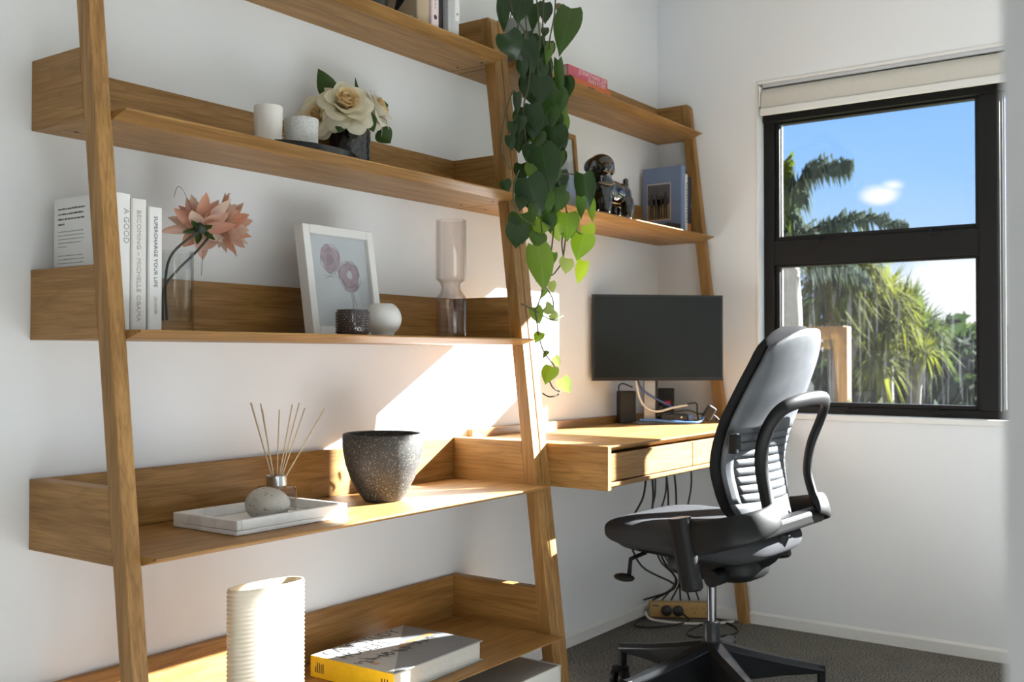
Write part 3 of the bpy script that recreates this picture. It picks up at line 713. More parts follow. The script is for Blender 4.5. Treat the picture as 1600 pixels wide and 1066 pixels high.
rv = thing('ribbed_vase', 'tall faceted pale amber glass vase with a pinched waist', 'vase', (1.0530, -0.180, S[3] + EPS))
amber = glassy('pale_amber_glass', (0.965, 0.94, 0.92), .5, .03, body=.5)
ribf = lambda a, z: 1.0 - 0.055 * abs(sin(6 * a)) 
prof = [(.0, .004), (.038, .004), (.0395, .0), (.040, .004), (.0405, .100), (.0395, .107), (.030, .118), (.0265, .127), (.0265, .135), (.030, .145), (.0395, .154), (.0405, .158), (.0405, .310)]
MB().lathe(prof, (0, 0, 0), 72, rib=ribf).build('outer_wall', amber, rv, smooth=20)
prof = [(.0, .014), (.0355, .014), (.0375, .02), (.0375, .098), (.0365, .104), (.0275, .117), (.0240, .127), (.0240, .135), (.0275, .146), (.0365, .155), (.0378, .160), (.0378, .310), (.0405, .310)]
MB().lathe(prof, (0, 0, 0), 72, rib=ribf).build('inner_wall', glassy('pale_amber_glass_inner', (0.985, 0.97, 0.96), .25, .04, body=.3), rv, smooth=20)

# ---- fourth shelf: marble tray, diffuser, pebble, dark bowl
def marble():
    m, nt, b, out = newmat('white_marble')
    tc = nt.nodes.new('ShaderNodeTexCoord'); n = nt.nodes.new('ShaderNodeTexNoise'); n.inputs['Scale'].default_value = 9; n.inputs['Detail'].default_value = 7; n.inputs['Distortion'].default_value = 1.4
    nt.links.new(tc.outputs['Object'], n.inputs['Vector'])
    rp = nt.nodes.new('ShaderNodeValToRGB'); rp.color_ramp.elements[0].position = .36; rp.color_ramp.elements[0].color = (0.74, 0.74, 0.74, 1); rp.color_ramp.elements[1].position = .52; rp.color_ramp.elements[1].color = (0.86, 0.855, 0.84, 1)
    nt.links.new(n.outputs[0], rp.inputs[0]); nt.links.new(rp.outputs[0], b.inputs['Base Color']); b.inputs['Roughness'].default_value = .32
    return m
M['marble'] = marble()
TX0, TX1, TY0, TY1, TZ = 0.262, 0.565, -0.285, -0.085, S[4]
mt = thing('marble_tray', 'white marble tray on the fourth shelf', 'tray', ((TX0 + TX1) / 2, (TY0 + TY1) / 2, TZ + EPS))
hx, hy = (TX1 - TX0) / 2, (TY1 - TY0) / 2
m = MB()
m.box(-hx, hx, -hy, hy, 0, .009).box(-hx, -hx + .012, -hy, hy, .009, .030).box(hx - .012, hx, -hy, hy, .009, .030)
m.box(-hx + .012, hx - .012, -hy, -hy + .012, .009, .030).box(-hx + .012, hx - .012, hy - .012, hy, .009, .030)
m.build('tray', M['marble'], mt, bevel=.002, segs=2)
zt = TZ + EPS + .0092
dfx, dfy = 0.482, -0.150
df = thing('reed_diffuser', 'clear glass reed diffuser with silver collar on the marble tray', 'diffuser', (dfx, dfy, zt))
clear = glassy('clear_bottle_glass', (0.97, 0.975, 0.975), .6, .01, body=.35)
MB().lathe([(0, .001), (.040, .001), (.0435, .004), (.0435, .052), (.041, .0555), (.020, .058), (.0165, .061)], (0, 0, 0), 44).build('bottle', clear, df, smooth=40)
MB().lathe([(0, .007), (.037, .007), (.0395, .010), (.0395, .036), (0, .036)], (0, 0, 0), 36).build('oil', glassy('diffuser_oil', (0.96, 0.965, 0.95), .25, .02), df, smooth=40)
MB().lathe([(.0165, .058), (.0225, .0585), (.0225, .080), (.021, .0815), (.011, .0815), (.011, .06)], (0, 0, 0), 40).build('collar', plain('brushed_silver', (0.62, 0.63, 0.64), .22, 1.0), df, smooth=40)
reed = plain('rattan_reed', (0.66, 0.54, 0.36), .7, noise=.2, nscale=120)
# reed tips in the plane across the view
for i, (tx, th, dy) in enumerate(((-.062, .238, .02), (-.054, .240, -.01), (-.042, .236, .03), (-.027, .226, -.02), (.004, .224, .01), (.038, .236, -.02), (.046, .238, .02), (.064, .228, -.01), (.104, .226, .01))):
    rx, ry = cos(-.9492), sin(-.9492)
    px_, py_ = tx * rx + dy * .8, tx * ry + dy * .6
    MB().tube([(-px_ * .16, -py_ * .16, .012), (px_, py_, th)], .0014, 6).build('reed', reed, df, smooth=True)
pb = MB().sphere((0, 0, .0335), .045, .034, .0345, 28, 16, lambda a, b: 1 + .04 * sin(2 * a + 1) + .03 * cos(3 * a + b * 2)).build('pebble', speckle('grey_river_pebble', (0.44, 0.41, 0.36), (0.20, 0.18, 0.15), 190, .54, .8, big=(0.56, 0.54, 0.49), bump=.5), smooth=True)
pb.location = (0.390, -0.225, zt); pb.rotation_euler = (0, 0, radians(-50))
tag(pb, 'smooth grey pebble in front of the diffuser on the marble tray', 'stone')

bw_ = thing('planter_bowl', 'dark speckled stone bowl standing on the fourth shelf', 'bowl', (0.800, -0.172, S[4] + EPS))
prof = [(0, 0), (.042, 0), (.046, .003), (.060, .022), (.078, .055), (.090, .090), (.0965, .125), (.0975, .150), (.0965, .162), (.0935, .164), (.0885, .162), (.088, .145), (.082, .10), (.066, .05), (.04, .02), (0, .016)]
MB().lathe(prof, (0, 0, 0), 60).build('bowl', speckle('black_speckled_clay', (0.020, 0.020, 0.020), (0.50, 0.45, 0.36), 760, .58, .6, big=(0.042, 0.040, 0.036), bump=.25), bw_, smooth=50)

# ---- bottom shelf: ribbed vase and big yellow-spined book
cv = thing('ribbed_vase', 'flat oval cream vase with fine horizontal ribs on the bottom shelf', 'vase', (0.3310, -0.292, S[5] + EPS), rotz=radians(-7))
prof = [(0, .0), (.9, 0)]
HH = .294
for i in range(0, 137):
    z = .004 + i * (HH - .006) / 136
    prof.append((1.0 - .030 * (.5 + .5 * cos(2 * pi * i / 4)), z))
prof += [(.97, HH), (.93, HH), (.93, HH - .03), (.92, .02), (0, .015)]
def ov(a, z):   # flattened superellipse outline
    c_, s_ = abs(cos(a)), abs(sin(a)); p = 2.6
    return 1.0 / ((c_ ** p + s_ ** p) ** (1 / p))
MB().lathe(prof, (0, 0, 0), 56, .087, .031, rib=ov).build('body', plain('cream_glazed_ceramic', (0.72, 0.64, 0.50), .28, noise=.04, coat=.3), cv, smooth=60)

bb = thing('coffee_table_book', 'thick grey architecture book with yellow spine lying on the bottom shelf', 'book', (0.800, -0.2250, S[5] + EPS), rotz=radians(1.0))
bx, by, bh = 0.165, 0.128, 0.049
ytop = plain('yellow_spine_cloth', (0.72, 0.50, 0.012), .5, noise=.15, nscale=80)
gtop = plain('grey_photo_jacket', (0.42, 0.42, 0.40), .35, noise=.05)
dtop = plain('dark_grey_photo_jacket', (0.15, 0.155, 0.16), .3, noise=.2, nscale=18)
otop = plain('orange_print', (0.50, 0.24, 0.07), .4)
MB().box(-bx + .004, bx - .004, -by + .006, by - .006, .003, bh - .003).build('pages', plain('thick_page_block', (0.66, 0.63, 0.56), .8, noise=.15, nscale=200), bb)
cvr = MB().box(-bx, bx, -by, by, 0, .003).box(-bx, bx, -by, by, bh - .003, bh).build('cover_boards', gtop, bb, bevel=.0006)
MB().box(-bx - .0012, -bx + .003, -by, by, 0.0002, bh - .0002).build('spine', ytop, bb, bevel=.001)
z_ = bh + .0002
MB().add([(-bx + .002, -by + .001, z_), (bx - .001, -by + .001, z_), (bx - .001, by - .002, z_)], [(0, 1, 2)]).build('dark_photo_print', dtop, cvr)
print_ = plain('thin_black_print', (0.03, 0.03, 0.03), .5)
text_mesh('title_print', 'CASE STUDY', 0.056, frame_M((-.145, .085, bh + .0005), (1, 0, 0), (0, 1, 0)), print_, cvr, sx=.80, bold=-.0012)
text_mesh('title_print', 'HOUSES', 0.056, frame_M((-.145, .036, bh + .0005), (1, 0, 0), (0, 1, 0)), print_, cvr, sx=.80, bold=-.0012)
rnd = random.Random(8); m = MB()
for i in range(26):      # line drawing of a low house among trees
    x = -.145 + i * .0105 + rnd.uniform(-.004, .004); y = -.022 + .0005 * i + rnd.uniform(-.012, .012)
    m.box(x, x + rnd.uniform(.004, .020), y, y + rnd.uniform(.002, .010), bh + .0003, bh + .0005)
    m.tube([(x, y - .01, bh + .0005), (x + rnd.uniform(-.012, .012), y + rnd.uniform(.005, .03), bh + .0005)], .0005, 4)
m.build('house_drawing_print', plain('charcoal_print', (0.07, 0.065, 0.06), .5), cvr)
for (x0, x1, y0, y1) in ((-.135, -.122, -.050, -.032), (.005, .035, -.004, .012), (.048, .062, .004, .022), (.065, .110, .004, .020), (.118, .140, .002, .024)):
    MB().box(x0, x1, y0, y1, bh + .0003, bh + .0006).build('orange_print', otop, cvr)
m = MB()
for i in range(5): m.box(-bx - .0015, -bx - .001, .085 + i * .006, .088 + i * .006, .012, .012 + rnd.uniform(.012, .024))
for i in range(3): m.box(-bx - .0015, -bx - .001, -.112 + i * .008, -.109 + i * .008, .010, .034)
m.build('spine_print', print_, bb)
# ------------------------------------------------------------------ flowers
M['leaf_rose'] = leafmat('rose_leaf', (0.030, 0.070, 0.016), (0.10, 0.20, 0.03), .5)
M['stem'] = plain('green_stem', (0.05, 0.075, 0.03), .6)
M['stem_dark'] = plain('dark_flower_stem', (0.035, 0.045, 0.03), .6)
def axis_M(loc, axis, spin=0.0):
    q = Vector(axis).normalized().to_track_quat('Z', 'Y')
    return Matrix.Translation(loc) @ q.to_matrix().to_4x4() @ Matrix.Rotation(spin, 4, 'Z')

def rose_petal(w, h, cup, curl, fold, seed):
    """petal patch: base at origin, grows along +Z, outer side +Y"""
    rnd = random.Random(seed); p1, p2 = rnd.uniform(0, 6), rnd.uniform(0, 6)
    m = MB()
    def P(u, v):
        x = (u - .5)
        prof = (sin(pi * min(1, .08 + v * .92) * .62) ** .8)
        if v > .8: prof *= 1 - .28 * ((v - .8) / .2) ** 2
        X = x * w * (.30 + .75 * prof)
        Z = h * v * (1 - .16 * (2 * x) ** 2 * v)
        Y = -cup * (2 * x) ** 2 * w + curl * max(0, v - .55) ** 2 * h * 4 + fold * sin(v * 3 + p1) * h * .04 + .015 * w * sin(6 * x + p2) * v
        return (X, Y, Z)
    return m.grid(P, 7, 7)

def make_rose(label, head, axis, size, vase_pt, mat, seed, leaves=()):
    t = thing('rose', label, 'flower', vase_pt, group='cream roses in the black vase')
    o = Vector(vase_pt)
    A = axis_M(Vector(head) - o, axis, seed)
    rnd = random.Random(seed)
    layers = [(4, .006, 4, .62, .55, .40, -.02), (4, .012, 9, .70, .58, .34, .02), (5, .018, 20, .80, .62, .26, .10), (5, .024, 38, .92, .66, .20, .22), (6, .028, 58, 1.0, .70, .15, .34), (6, .030, 78, 1.02, .72, .12, .45)]
    for li, (n, r, tilt, h, w, cup, curl) in enumerate(layers):
        for i in range(n):
            a = 2 * pi * (i + .5 * (li % 2)) / n + rnd.uniform(-.15, .15) + li * .4
            p = rose_petal(w * size * (1 + .08 * li), h * size, cup, curl * rnd.uniform(.7, 1.3), rnd.uniform(.5, 1.5), seed * 31 + li * 7 + i)
            L = Matrix.Rotation(a, 4, 'Z') @ Matrix.Translation((0, r * size * 10 * .35, -.15 * size + .04 * size * (5 - li) * .3)) @ Matrix.Rotation(radians(-tilt + rnd.uniform(-6, 6)), 4, 'X')
            p.xf(A @ L).build('petal', mat if li > 2 else ROSE_IN, t, smooth=True)
    base = A @ Vector((0, 0, -.12 * size))
    mid = Vector((base.x * .5, base.y * .5, base.z * .55))
    MB().tube(catmull([(0, 0, -.10), mid, base], 6), .0024, 6).build('stem', M['stem'], t, smooth=True)
    MB().sphere((0, 0, 0), .008, .008, .009, 10, 6).xf(Matrix.Translation(base)).build('calyx', M['stem'], t, smooth=True)
    for (lp, tp_, w) in leaves:
        leaf_blade(Vector(lp) - o, Vector(tp_) - o, w, M['leaf_rose'], t)
    return t

def leaf_blade(b, tip, w, mat, parent, nrm=None, name='leaf', thick=True):
    d = tip - b; L = d.length; d.normalize()
    nrm = nrm or (CAM_LOC - Vector((.7, -.1, 1.5))).normalized()
    sd = d.cross(nrm).normalized(); nn = sd.cross(d)
    m = MB()
    def P(u, v):
        x = (u - .5) * 2
        k = sin(pi * (v ** .75)) ** .9 if v > 0 else 0
        k = max(k, .02)
        q = b + d * (L * v) + sd * (x * w * .5 * k) + nn * (-.10 * w * abs(x) * k + .08 * L * sin(pi * v))
        return q
    return m.grid(P, 5, 8).build(name, mat, parent, smooth=True)

vb = thing('flower_vase', 'black chevron-cut glass vase holding cream roses on the second shelf', 'vase', (0.780, -0.078, S[2] + EPS))
def chev(a, z):
    n = 18; k = (a / (2 * pi) * n) % 1.0
    return 1 + .030 * abs(((z * 55 + abs(k - .5) * 1.6) % 1.0) - .5)
prof = [(0, 0), (.048, 0)] + [(.0505, .003 + i * .0038) for i in range(29)] + [(.0500, .1135), (.047, .1135), (.046, .10), (.044, .01), (0, .01)]
MB().lathe(prof, (0, 0, 0), 108, rib=chev).build('body', plain('black_cut_glass', (0.010, 0.010, 0.011), .10, spec=.7, coat=.5), vb, smooth=25)
ROSE = leafmat('cream_rose_petal', (0.86, 0.79, 0.62), (0.88, 0.78, 0.55), .55)
ROSE_IN = leafmat('golden_rose_heart', (0.84, 0.66, 0.38), (0.88, 0.66, 0.32), .55)
ROSE2 = leafmat('ivory_rose_petal', (0.87, 0.83, 0.70), (0.90, 0.83, 0.66), .55)
vtop = (0.780, -0.078, S[2] + .112)
make_rose('largest cream rose facing the room, left of centre in the black vase', (0.728, -0.112, 1.588), (-.45, -.72, .52), .066, vtop, ROSE, 1,
          [((0.722, -0.085, 1.600), (0.690, -0.060, 1.680), .050), ((0.790, -.10, 1.60), (0.776, -.10, 1.672), .012), ((0.715, -.12, 1.555), (0.690, -.13, 1.515), .035)])
make_rose('paler cream rose leaning right in the black vase', (0.838, -0.100, 1.600), (.42, -.70, .45), .058, vtop, ROSE2, 2,
          [((0.860, -.07, 1.612), (0.935, -.065, 1.640), .062), ((0.862, -.10, 1.560), (0.905, -.10, 1.530), .050), ((0.790, -.125, 1.585), (0.800, -.14, 1.535), .036)])
make_rose('half hidden cream rose drooping at the far left of the black vase', (0.684, -0.070, 1.560), (-.80, -.35, .12), .050, vtop, ROSE, 3, [])

# dahlias in a clear glass vase
gv = thing('glass_vase', 'clear glass cylinder vase of silk dahlias beside the white books', 'vase', (0.216, -0.150, S[3] + EPS))
cg = glassy('clear_vase_glass', (0.965, 0.975, 0.97), .75, .01, body=.55)
MB().lathe([(0, 0), (.0345, 0), (.036, .002), (.036, .160)], (0, 0, 0), 48).build('outer_wall', cg, gv, smooth=40)
MB().lathe([(0, .020), (.031, .021), (.0325, .024), (.0325, .160), (.036, .160)], (0, 0, 0), 48).build('inner_wall', cg, gv, smooth=40)
def dahlia_petal(w, L, cup, droop):
    m = MB()
    def P(u, v):
        x = (u - .5) * 2
        k = (sin(pi * min(1, v * .97 + .03) ** .8) ** .75) if 0 < v < 1 else (.12 if v == 0 else .015)
        return (x * w * .5 * k, -cup * (1 - x * x) * w * k - droop * v * v * L, L * v)
    return m.grid(P, 5, 7)
DM = [leafmat('peach_dahlia_petal', (0.74, 0.40, 0.28), (0.80, 0.42, 0.28), .6), leafmat('pale_dahlia_petal', (0.80, 0.64, 0.53), (0.85, 0.66, 0.52), .6), leafmat('blush_dahlia_petal', (0.78, 0.52, 0.42), (0.82, 0.55, 0.42), .6)]
def make_dahlia(label, head, axis, size, stem_pts, seed, open_=1.0):
    t = thing('dahlia', label, 'flower', stem_pts[0], group='peach dahlias in the glass vase'); o = Vector(stem_pts[0])
    A = axis_M(Vector(head) - o, axis, seed); rnd = random.Random(seed)
    for li, (n, tilt, L, w) in enumerate(((6, 10, .60, .30), (8, 26, .82, .36), (9, 44, 1.0, .42), (9, 66, 1.1, .46), (8, 92, 1.05, .46))):
        for i in range(n):
            a = 2 * pi * (i + .5 * (li % 2)) / n + rnd.uniform(-.2, .2)
            k = rnd.uniform(.8, 1.12)
            p = dahlia_petal(w * size * rnd.uniform(.85, 1.15), L * size * k, rnd.uniform(.12, .30), rnd.uniform(-.18, .12))
            p.xf(A @ Matrix.Rotation(a, 4, 'Z') @ Matrix.Translation((0, .04 * size, -.02 * size * li)) @ Matrix.Rotation(radians(-tilt * open_ + rnd.uniform(-9, 9)), 4, 'X')).build('petal', DM[(i + li + (li > 2)) % 3], t, smooth=True)
    base = A @ Vector((0, 0, -.14 * size))
    MB().lathe([(0, -.22), (.10, -.2), (.20, -.08), (.22, .0), (.12, .10), (0, .12)], (0, 0, 0), 14).xf(A @ Matrix.Scale(size, 4)).build('calyx', M['stem_dark'], t, smooth=True)
    for i in range(5):
        a = i * 2 * pi / 5
        dahlia_petal(.20 * size, .42 * size, .15, .1).xf(A @ Matrix.Rotation(a, 4, 'Z') @ Matrix.Translation((0, .10 * size, -.10 * size)) @ Matrix.Rotation(radians(-112), 4, 'X')).build('sepal', M['leaf_rose'], t, smooth=True)
    pts = [Vector(p) - o for p in stem_pts] + [base]
    MB().tube(catmull(pts, 6), .0026, 7).build('stem', M['stem_dark'], t, smooth=True)
    return t
zb = S[3] + EPS + .023
make_dahlia('left peach dahlia seen from behind with green calyx', (0.278, -0.150, 1.247), (.35, .30, .55), .070, [(0.192, -0.158, zb), (0.187, -.160, 1.135), (0.208, -0.156, 1.190)], 11, .95)
make_dahlia('right peach dahlia turned towards the picture frame', (0.330, -0.150, 1.254), (.85, -.10, .12), .064, [(0.194, -0.142, zb), (0.193, -0.146, 1.115), (0.222, -0.150, 1.155), (0.270, -0.152, 1.200)], 12, .90)
td = thing('dried_tendril', 'thin dry tendrils curling around the peach dahlias', 'tendril', (0.262, -.15, 1.20)); to_ = Vector(td.location)
for pts in ([(0.262, -.15, 1.27), (0.243, -.14, 1.318), (0.236, -.13, 1.326), (0.228, -.13, 1.305)], [(0.33, -.15, 1.30), (0.348, -.14, 1.318), (0.362, -.14, 1.328)], [(0.285, -.15, 1.20), (0.290, -.14, 1.185), (0.288, -.14, 1.150)], [(0.27, -.15, 1.27), (0.268, -.14, 1.30), (0.277, -.14, 1.308)]):
    MB().tube([Vector(p) - to_ for p in catmull(pts, 5)], .0005, 4).build('tendril', M['stem_dark'], td)

# ------------------------------------------------------------------ trailing plant
LEAVES = [(1.1623,-0.27,1.9406,1.1587,-0.2747,1.8476,0.0309,0,-0.4), (1.2345,-0.28,1.9694,1.2022,-0.2879,1.8823,0.0576,0,-0.35), (1.3256,-0.26,1.9739,1.3141,-0.2613,1.8895,0.0288,0,-0.1), (1.3956,-0.25,1.999,1.3681,-0.2684,1.9274,0.0368,0,0.3), (1.4696,-0.29,1.9947,1.3844,-0.3053,1.8356,0.067,1,-0.28), (1.494,-0.25,2.0187,1.4464,-0.2607,1.981,0.0378,4,-0.22), (1.1384,-0.3,1.8362,1.1773,-0.3035,1.7733,0.0592,0,-0.39), (1.2476,-0.29,1.8481,1.2754,-0.2943,1.7623,0.0455,0,0.43), (1.2827,-0.27,1.8835,1.2711,-0.2866,1.8315,0.0213,0,0.31), (1.3955,-0.25,1.9269,1.365,-0.266,1.8887,0.0202,0,-0.31), (1.3512,-0.26,1.89,1.3324,-0.2662,1.8354,0.029,1,0.13), (1.3616,-0.29,1.8673,1.3201,-0.3046,1.7938,0.0217,2,0.35), (1.3859,-0.3,1.8223,1.3785,-0.3176,1.6891,0.0236,1,-0.41), (1.2835,-0.31,1.751,1.2655,-0.3221,1.6699,0.0563,0,0.17), (1.3747,-0.29,1.7632,1.3592,-0.3001,1.6842,0.0399,1,-0.32), (1.2497,-0.28,1.7342,1.2391,-0.2895,1.6815,0.0228,0,-0.41), (1.1992,-0.29,1.6942,1.1728,-0.3087,1.621,0.0207,0,0.37), (1.2431,-0.31,1.6671,1.2486,-0.321,1.5918,0.0452,0,-0.2), (1.2059,-0.3,1.6284,1.1682,-0.3182,1.5712,0.0276,0,0.07), (1.4266,-0.28,1.7242,1.4229,-0.2976,1.6382,0.0295,2,0.35), (1.3615,-0.29,1.6897,1.346,-0.3002,1.6169,0.0469,1,-0.09), (1.2608,-0.3,1.6422,1.2433,-0.312,1.5693,0.049,0,-0.07), (1.3387,-0.32,1.622,1.3467,-0.3232,1.5479,0.0588,0,-0.19), (1.2346,-0.345,1.5449,1.2567,-0.3613,1.4204,0.0722,0,-0.46), (1.2224,-0.32,1.5009,1.218,-0.3209,1.4571,0.0293,2,0.13), (1.1638,-0.29,1.5705,1.1677,-0.2956,1.5295,0.0239,0,0.03), (1.1269,-0.3,1.4449,1.134,-0.3094,1.4146,0.0269,0,-0.16), (1.1827,-0.335,1.4559,1.2167,-0.3549,1.3561,0.0747,0,-0.3), (1.1877,-0.35,1.3872,1.1757,-0.3583,1.3328,0.0237,1,-0.3), (1.4023,-0.3,1.5666,1.376,-0.3127,1.5086,0.02,1,-0.22), (1.1386,-0.335,1.3257,1.1199,-0.3421,1.2633,0.0519,0,0.25), (1.2869,-0.335,1.3723,1.2834,-0.3414,1.3173,0.035,0,0.06), (1.3855,-0.33,1.3855,1.3571,-0.3481,1.3025,0.0594,2,-0.4), (1.4584,-0.34,1.5048,1.4843,-0.3412,1.4011,0.0513,0,-0.27), (1.4283,-0.35,1.4341,1.4035,-0.3653,1.3684,0.0254,1,0.12), (1.5135,-0.33,1.4389,1.5162,-0.3347,1.3717,0.0224,2,-0.17), (1.4651,-0.34,1.3329,1.4144,-0.3436,1.2536,0.0569,2,-0.04), (1.4742,-0.33,1.2569,1.438,-0.3309,1.1884,0.0313,3,0.2), (1.2192,-0.345,1.2766,1.223,-0.3629,1.1547,0.0616,2,0.45), (1.401,-0.32,1.2592,1.3713,-0.3347,1.2132,0.0362,5,0.46), (1.3351,-0.32,1.2703,1.3312,-0.3204,1.2379,0.016,1,-0.21), (1.3636,-0.31,1.4566,1.3502,-0.3293,1.3869,0.0431,1,0.28), (1.5083,-0.32,1.3645,1.5234,-0.3282,1.3242,0.0373,3,0.44), (1.2517,-0.325,1.3171,1.2212,-0.3374,1.2721,0.0416,1,0.32), (1.2778,-0.32,1.3532,1.2443,-0.3259,1.3059,0.042,2,-0.31), (1.3189,-0.32,1.1893,1.315,-0.3289,1.1569,0.0212,5,-0.36), (1.2259,-0.33,1.1147,1.2329,-0.3376,1.077,0.0258,2,0.46), (1.2753,-0.33,1.1183,1.3032,-0.3366,1.1052,0.0226,5,-0.49), (1.3069,-0.33,1.1002,1.3344,-0.3309,1.0834,0.0193,5,-0.33), (1.2534,-0.33,1.0482,1.2089,-0.3457,1.0251,0.019,2,-0.14), (1.2991,-0.335,0.9544,1.2652,-0.3408,0.9167,0.0315,2,-0.4), (1.3474,-0.335,0.9203,1.3528,-0.3546,0.8886,0.0284,5,-0.08), (1.3195,-0.33,0.9807,1.3357,-0.3342,0.9594,0.0159,5,-0.44), (1.2753,-0.33,1.1654,1.255,-0.3311,1.1401,0.0139,2,-0.33), (1.2846,-0.33,0.9982,1.2487,-0.3435,0.9808,0.0105,1,-0.35), (1.3333,-0.3,1.595,1.3129,-0.3008,1.5486,0.0357,1,-0.01), (1.4358,-0.285,1.6772,1.4416,-0.29,1.6184,0.0295,2,0.5), (1.2888,-0.3,1.6032,1.2664,-0.3024,1.5516,0.0388,1,0.03), (1.232,-0.305,1.5578,1.1976,-0.3205,1.504,0.0277,0,-0.09), (1.1935,-0.315,1.4217,1.1477,-0.3348,1.3636,0.0342,0,-0.02), (1.2916,-0.315,1.4343,1.3033,-0.3198,1.3683,0.0457,1,-0.09), (1.3505,-0.31,1.5105,1.3364,-0.3107,1.4547,0.0358,1,-0.08), (1.3967,-0.31,1.4482,1.3823,-0.315,1.3953,0.0326,1,0.39), (1.4316,-0.32,1.3694,1.3951,-0.3366,1.3156,0.0292,1,-0.0), (1.3416,-0.32,1.3475,1.3602,-0.3206,1.3027,0.0321,3,-0.25), (1.2951,-0.27,1.7955,1.2632,-0.2748,1.7308,0.032,0,-0.29), (1.2345,-0.28,1.7887,1.237,-0.2846,1.7378,0.0279,0,0.37), (1.371,-0.275,1.7392,1.3997,-0.2778,1.6934,0.0254,1,-0.45), (1.1755,-0.29,1.6103,1.1554,-0.3086,1.5634,0.024,0,0.07)]
VINES = [[(1.2912,-0.29,1.9798),(1.3069,-0.29,1.8663),(1.2973,-0.29,1.766),(1.3131,-0.29,1.6891),(1.3035,-0.29,1.5626),(1.2909,-0.29,1.4365),(1.3161,-0.29,1.3595),(1.3288,-0.29,1.2804)],[(1.2354,-0.29,1.9641),(1.2415,-0.29,1.8851),(1.2599,-0.29,1.8018),(1.2537,-0.29,1.73),(1.2293,-0.29,1.655),(1.2414,-0.29,1.5525),(1.2659,-0.29,1.4333)],[(1.3805,-0.295,2.0041),(1.3738,-0.295,1.9458),(1.3476,-0.295,1.8575),(1.3605,-0.295,1.7792),(1.3703,-0.295,1.6907),(1.3801,-0.295,1.5745),(1.3932,-0.295,1.4856),(1.4369,-0.295,1.3995),(1.4197,-0.295,1.2694),(1.3797,-0.295,1.221),(1.347,-0.295,1.2063)],[(1.3442,-0.28,1.9969),(1.3377,-0.28,1.8758),(1.3636,-0.28,1.8186),(1.3701,-0.28,1.7564)],[(1.1674,-0.3,1.693),(1.1298,-0.3,1.6175),(1.1127,-0.3,1.5303),(1.1326,-0.3,1.4997),(1.1528,-0.3,1.479)],[(1.1302,-0.345,1.4677),(1.1073,-0.345,1.4278),(1.1073,-0.345,1.3748),(1.1418,-0.345,1.3453),(1.201,-0.345,1.3313)],[(1.2753,-0.33,1.1724),(1.3101,-0.33,1.1426),(1.3165,-0.33,1.1111)],[(1.156,-0.335,1.1204),(1.2307,-0.335,1.101),(1.2993,-0.335,1.0823),(1.3574,-0.335,1.0946)],[(1.2185,-0.335,1.1109),(1.2368,-0.335,1.0376),(1.2615,-0.335,0.9946),(1.3119,-0.335,0.9561),(1.3119,-0.335,0.942)],[(1.2865,-0.335,0.9179),(1.3054,-0.335,0.8965),(1.3441,-0.335,0.8831)],[(1.2552,-0.335,0.8823),(1.2864,-0.335,0.8726),(1.3247,-0.335,0.8749),(1.3441,-0.335,0.8849)],[(1.3636,-0.31,1.4944),(1.4373,-0.31,1.5049),(1.4999,-0.31,1.5045)],[(1.1945,-0.27,1.9462),(1.2124,-0.27,1.9075),(1.2641,-0.27,1.877),(1.2951,-0.27,1.8134)],[(1.2275,-0.27,1.8764),(1.2487,-0.27,1.926),(1.2396,-0.27,1.9588)],[(1.2536,-0.33,1.3499),(1.2629,-0.33,1.2813),(1.2505,-0.33,1.275)],[(1.3732,-0.325,1.2641),(1.3666,-0.325,1.3084),(1.3933,-0.325,1.3741)],[(1.3341,-0.325,1.4032),(1.3082,-0.325,1.259),(1.2641,-0.325,1.2347),(1.2393,-0.325,1.1845)],[(1.3822,-0.33,1.3905),(1.4327,-0.33,1.3414),(1.4778,-0.33,1.331)],[(1.2616,-0.335,1.2027),(1.2492,-0.335,1.1501),(1.2246,-0.335,1.1111)]]
PL = thing('trailing_plant', 'heart-leaf plant trailing down between bookcase and desk shelves', 'plant', (1.46, -0.105, S[1] + EPS))
po = PL.location.copy()
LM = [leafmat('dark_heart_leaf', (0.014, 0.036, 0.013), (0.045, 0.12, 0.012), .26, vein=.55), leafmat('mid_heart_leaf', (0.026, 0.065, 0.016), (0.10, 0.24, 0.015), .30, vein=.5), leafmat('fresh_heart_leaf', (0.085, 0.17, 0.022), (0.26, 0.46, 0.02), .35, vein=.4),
      leafmat('lime_heart_leaf', (0.20, 0.32, 0.03), (0.45, 0.62, 0.03), .35), leafmat('bronze_heart_leaf', (0.10, 0.085, 0.02), (0.24, 0.20, 0.03), .4), leafmat('pale_heart_leaf', (0.15, 0.22, 0.07), (0.32, 0.42, 0.10), .4)]
VEIN = leafmat('leaf_midrib', (0.09, 0.15, 0.05), (0.2, 0.3, 0.08), .5)
VM = plain('brown_green_vine', (0.055, 0.060, 0.022), .6)
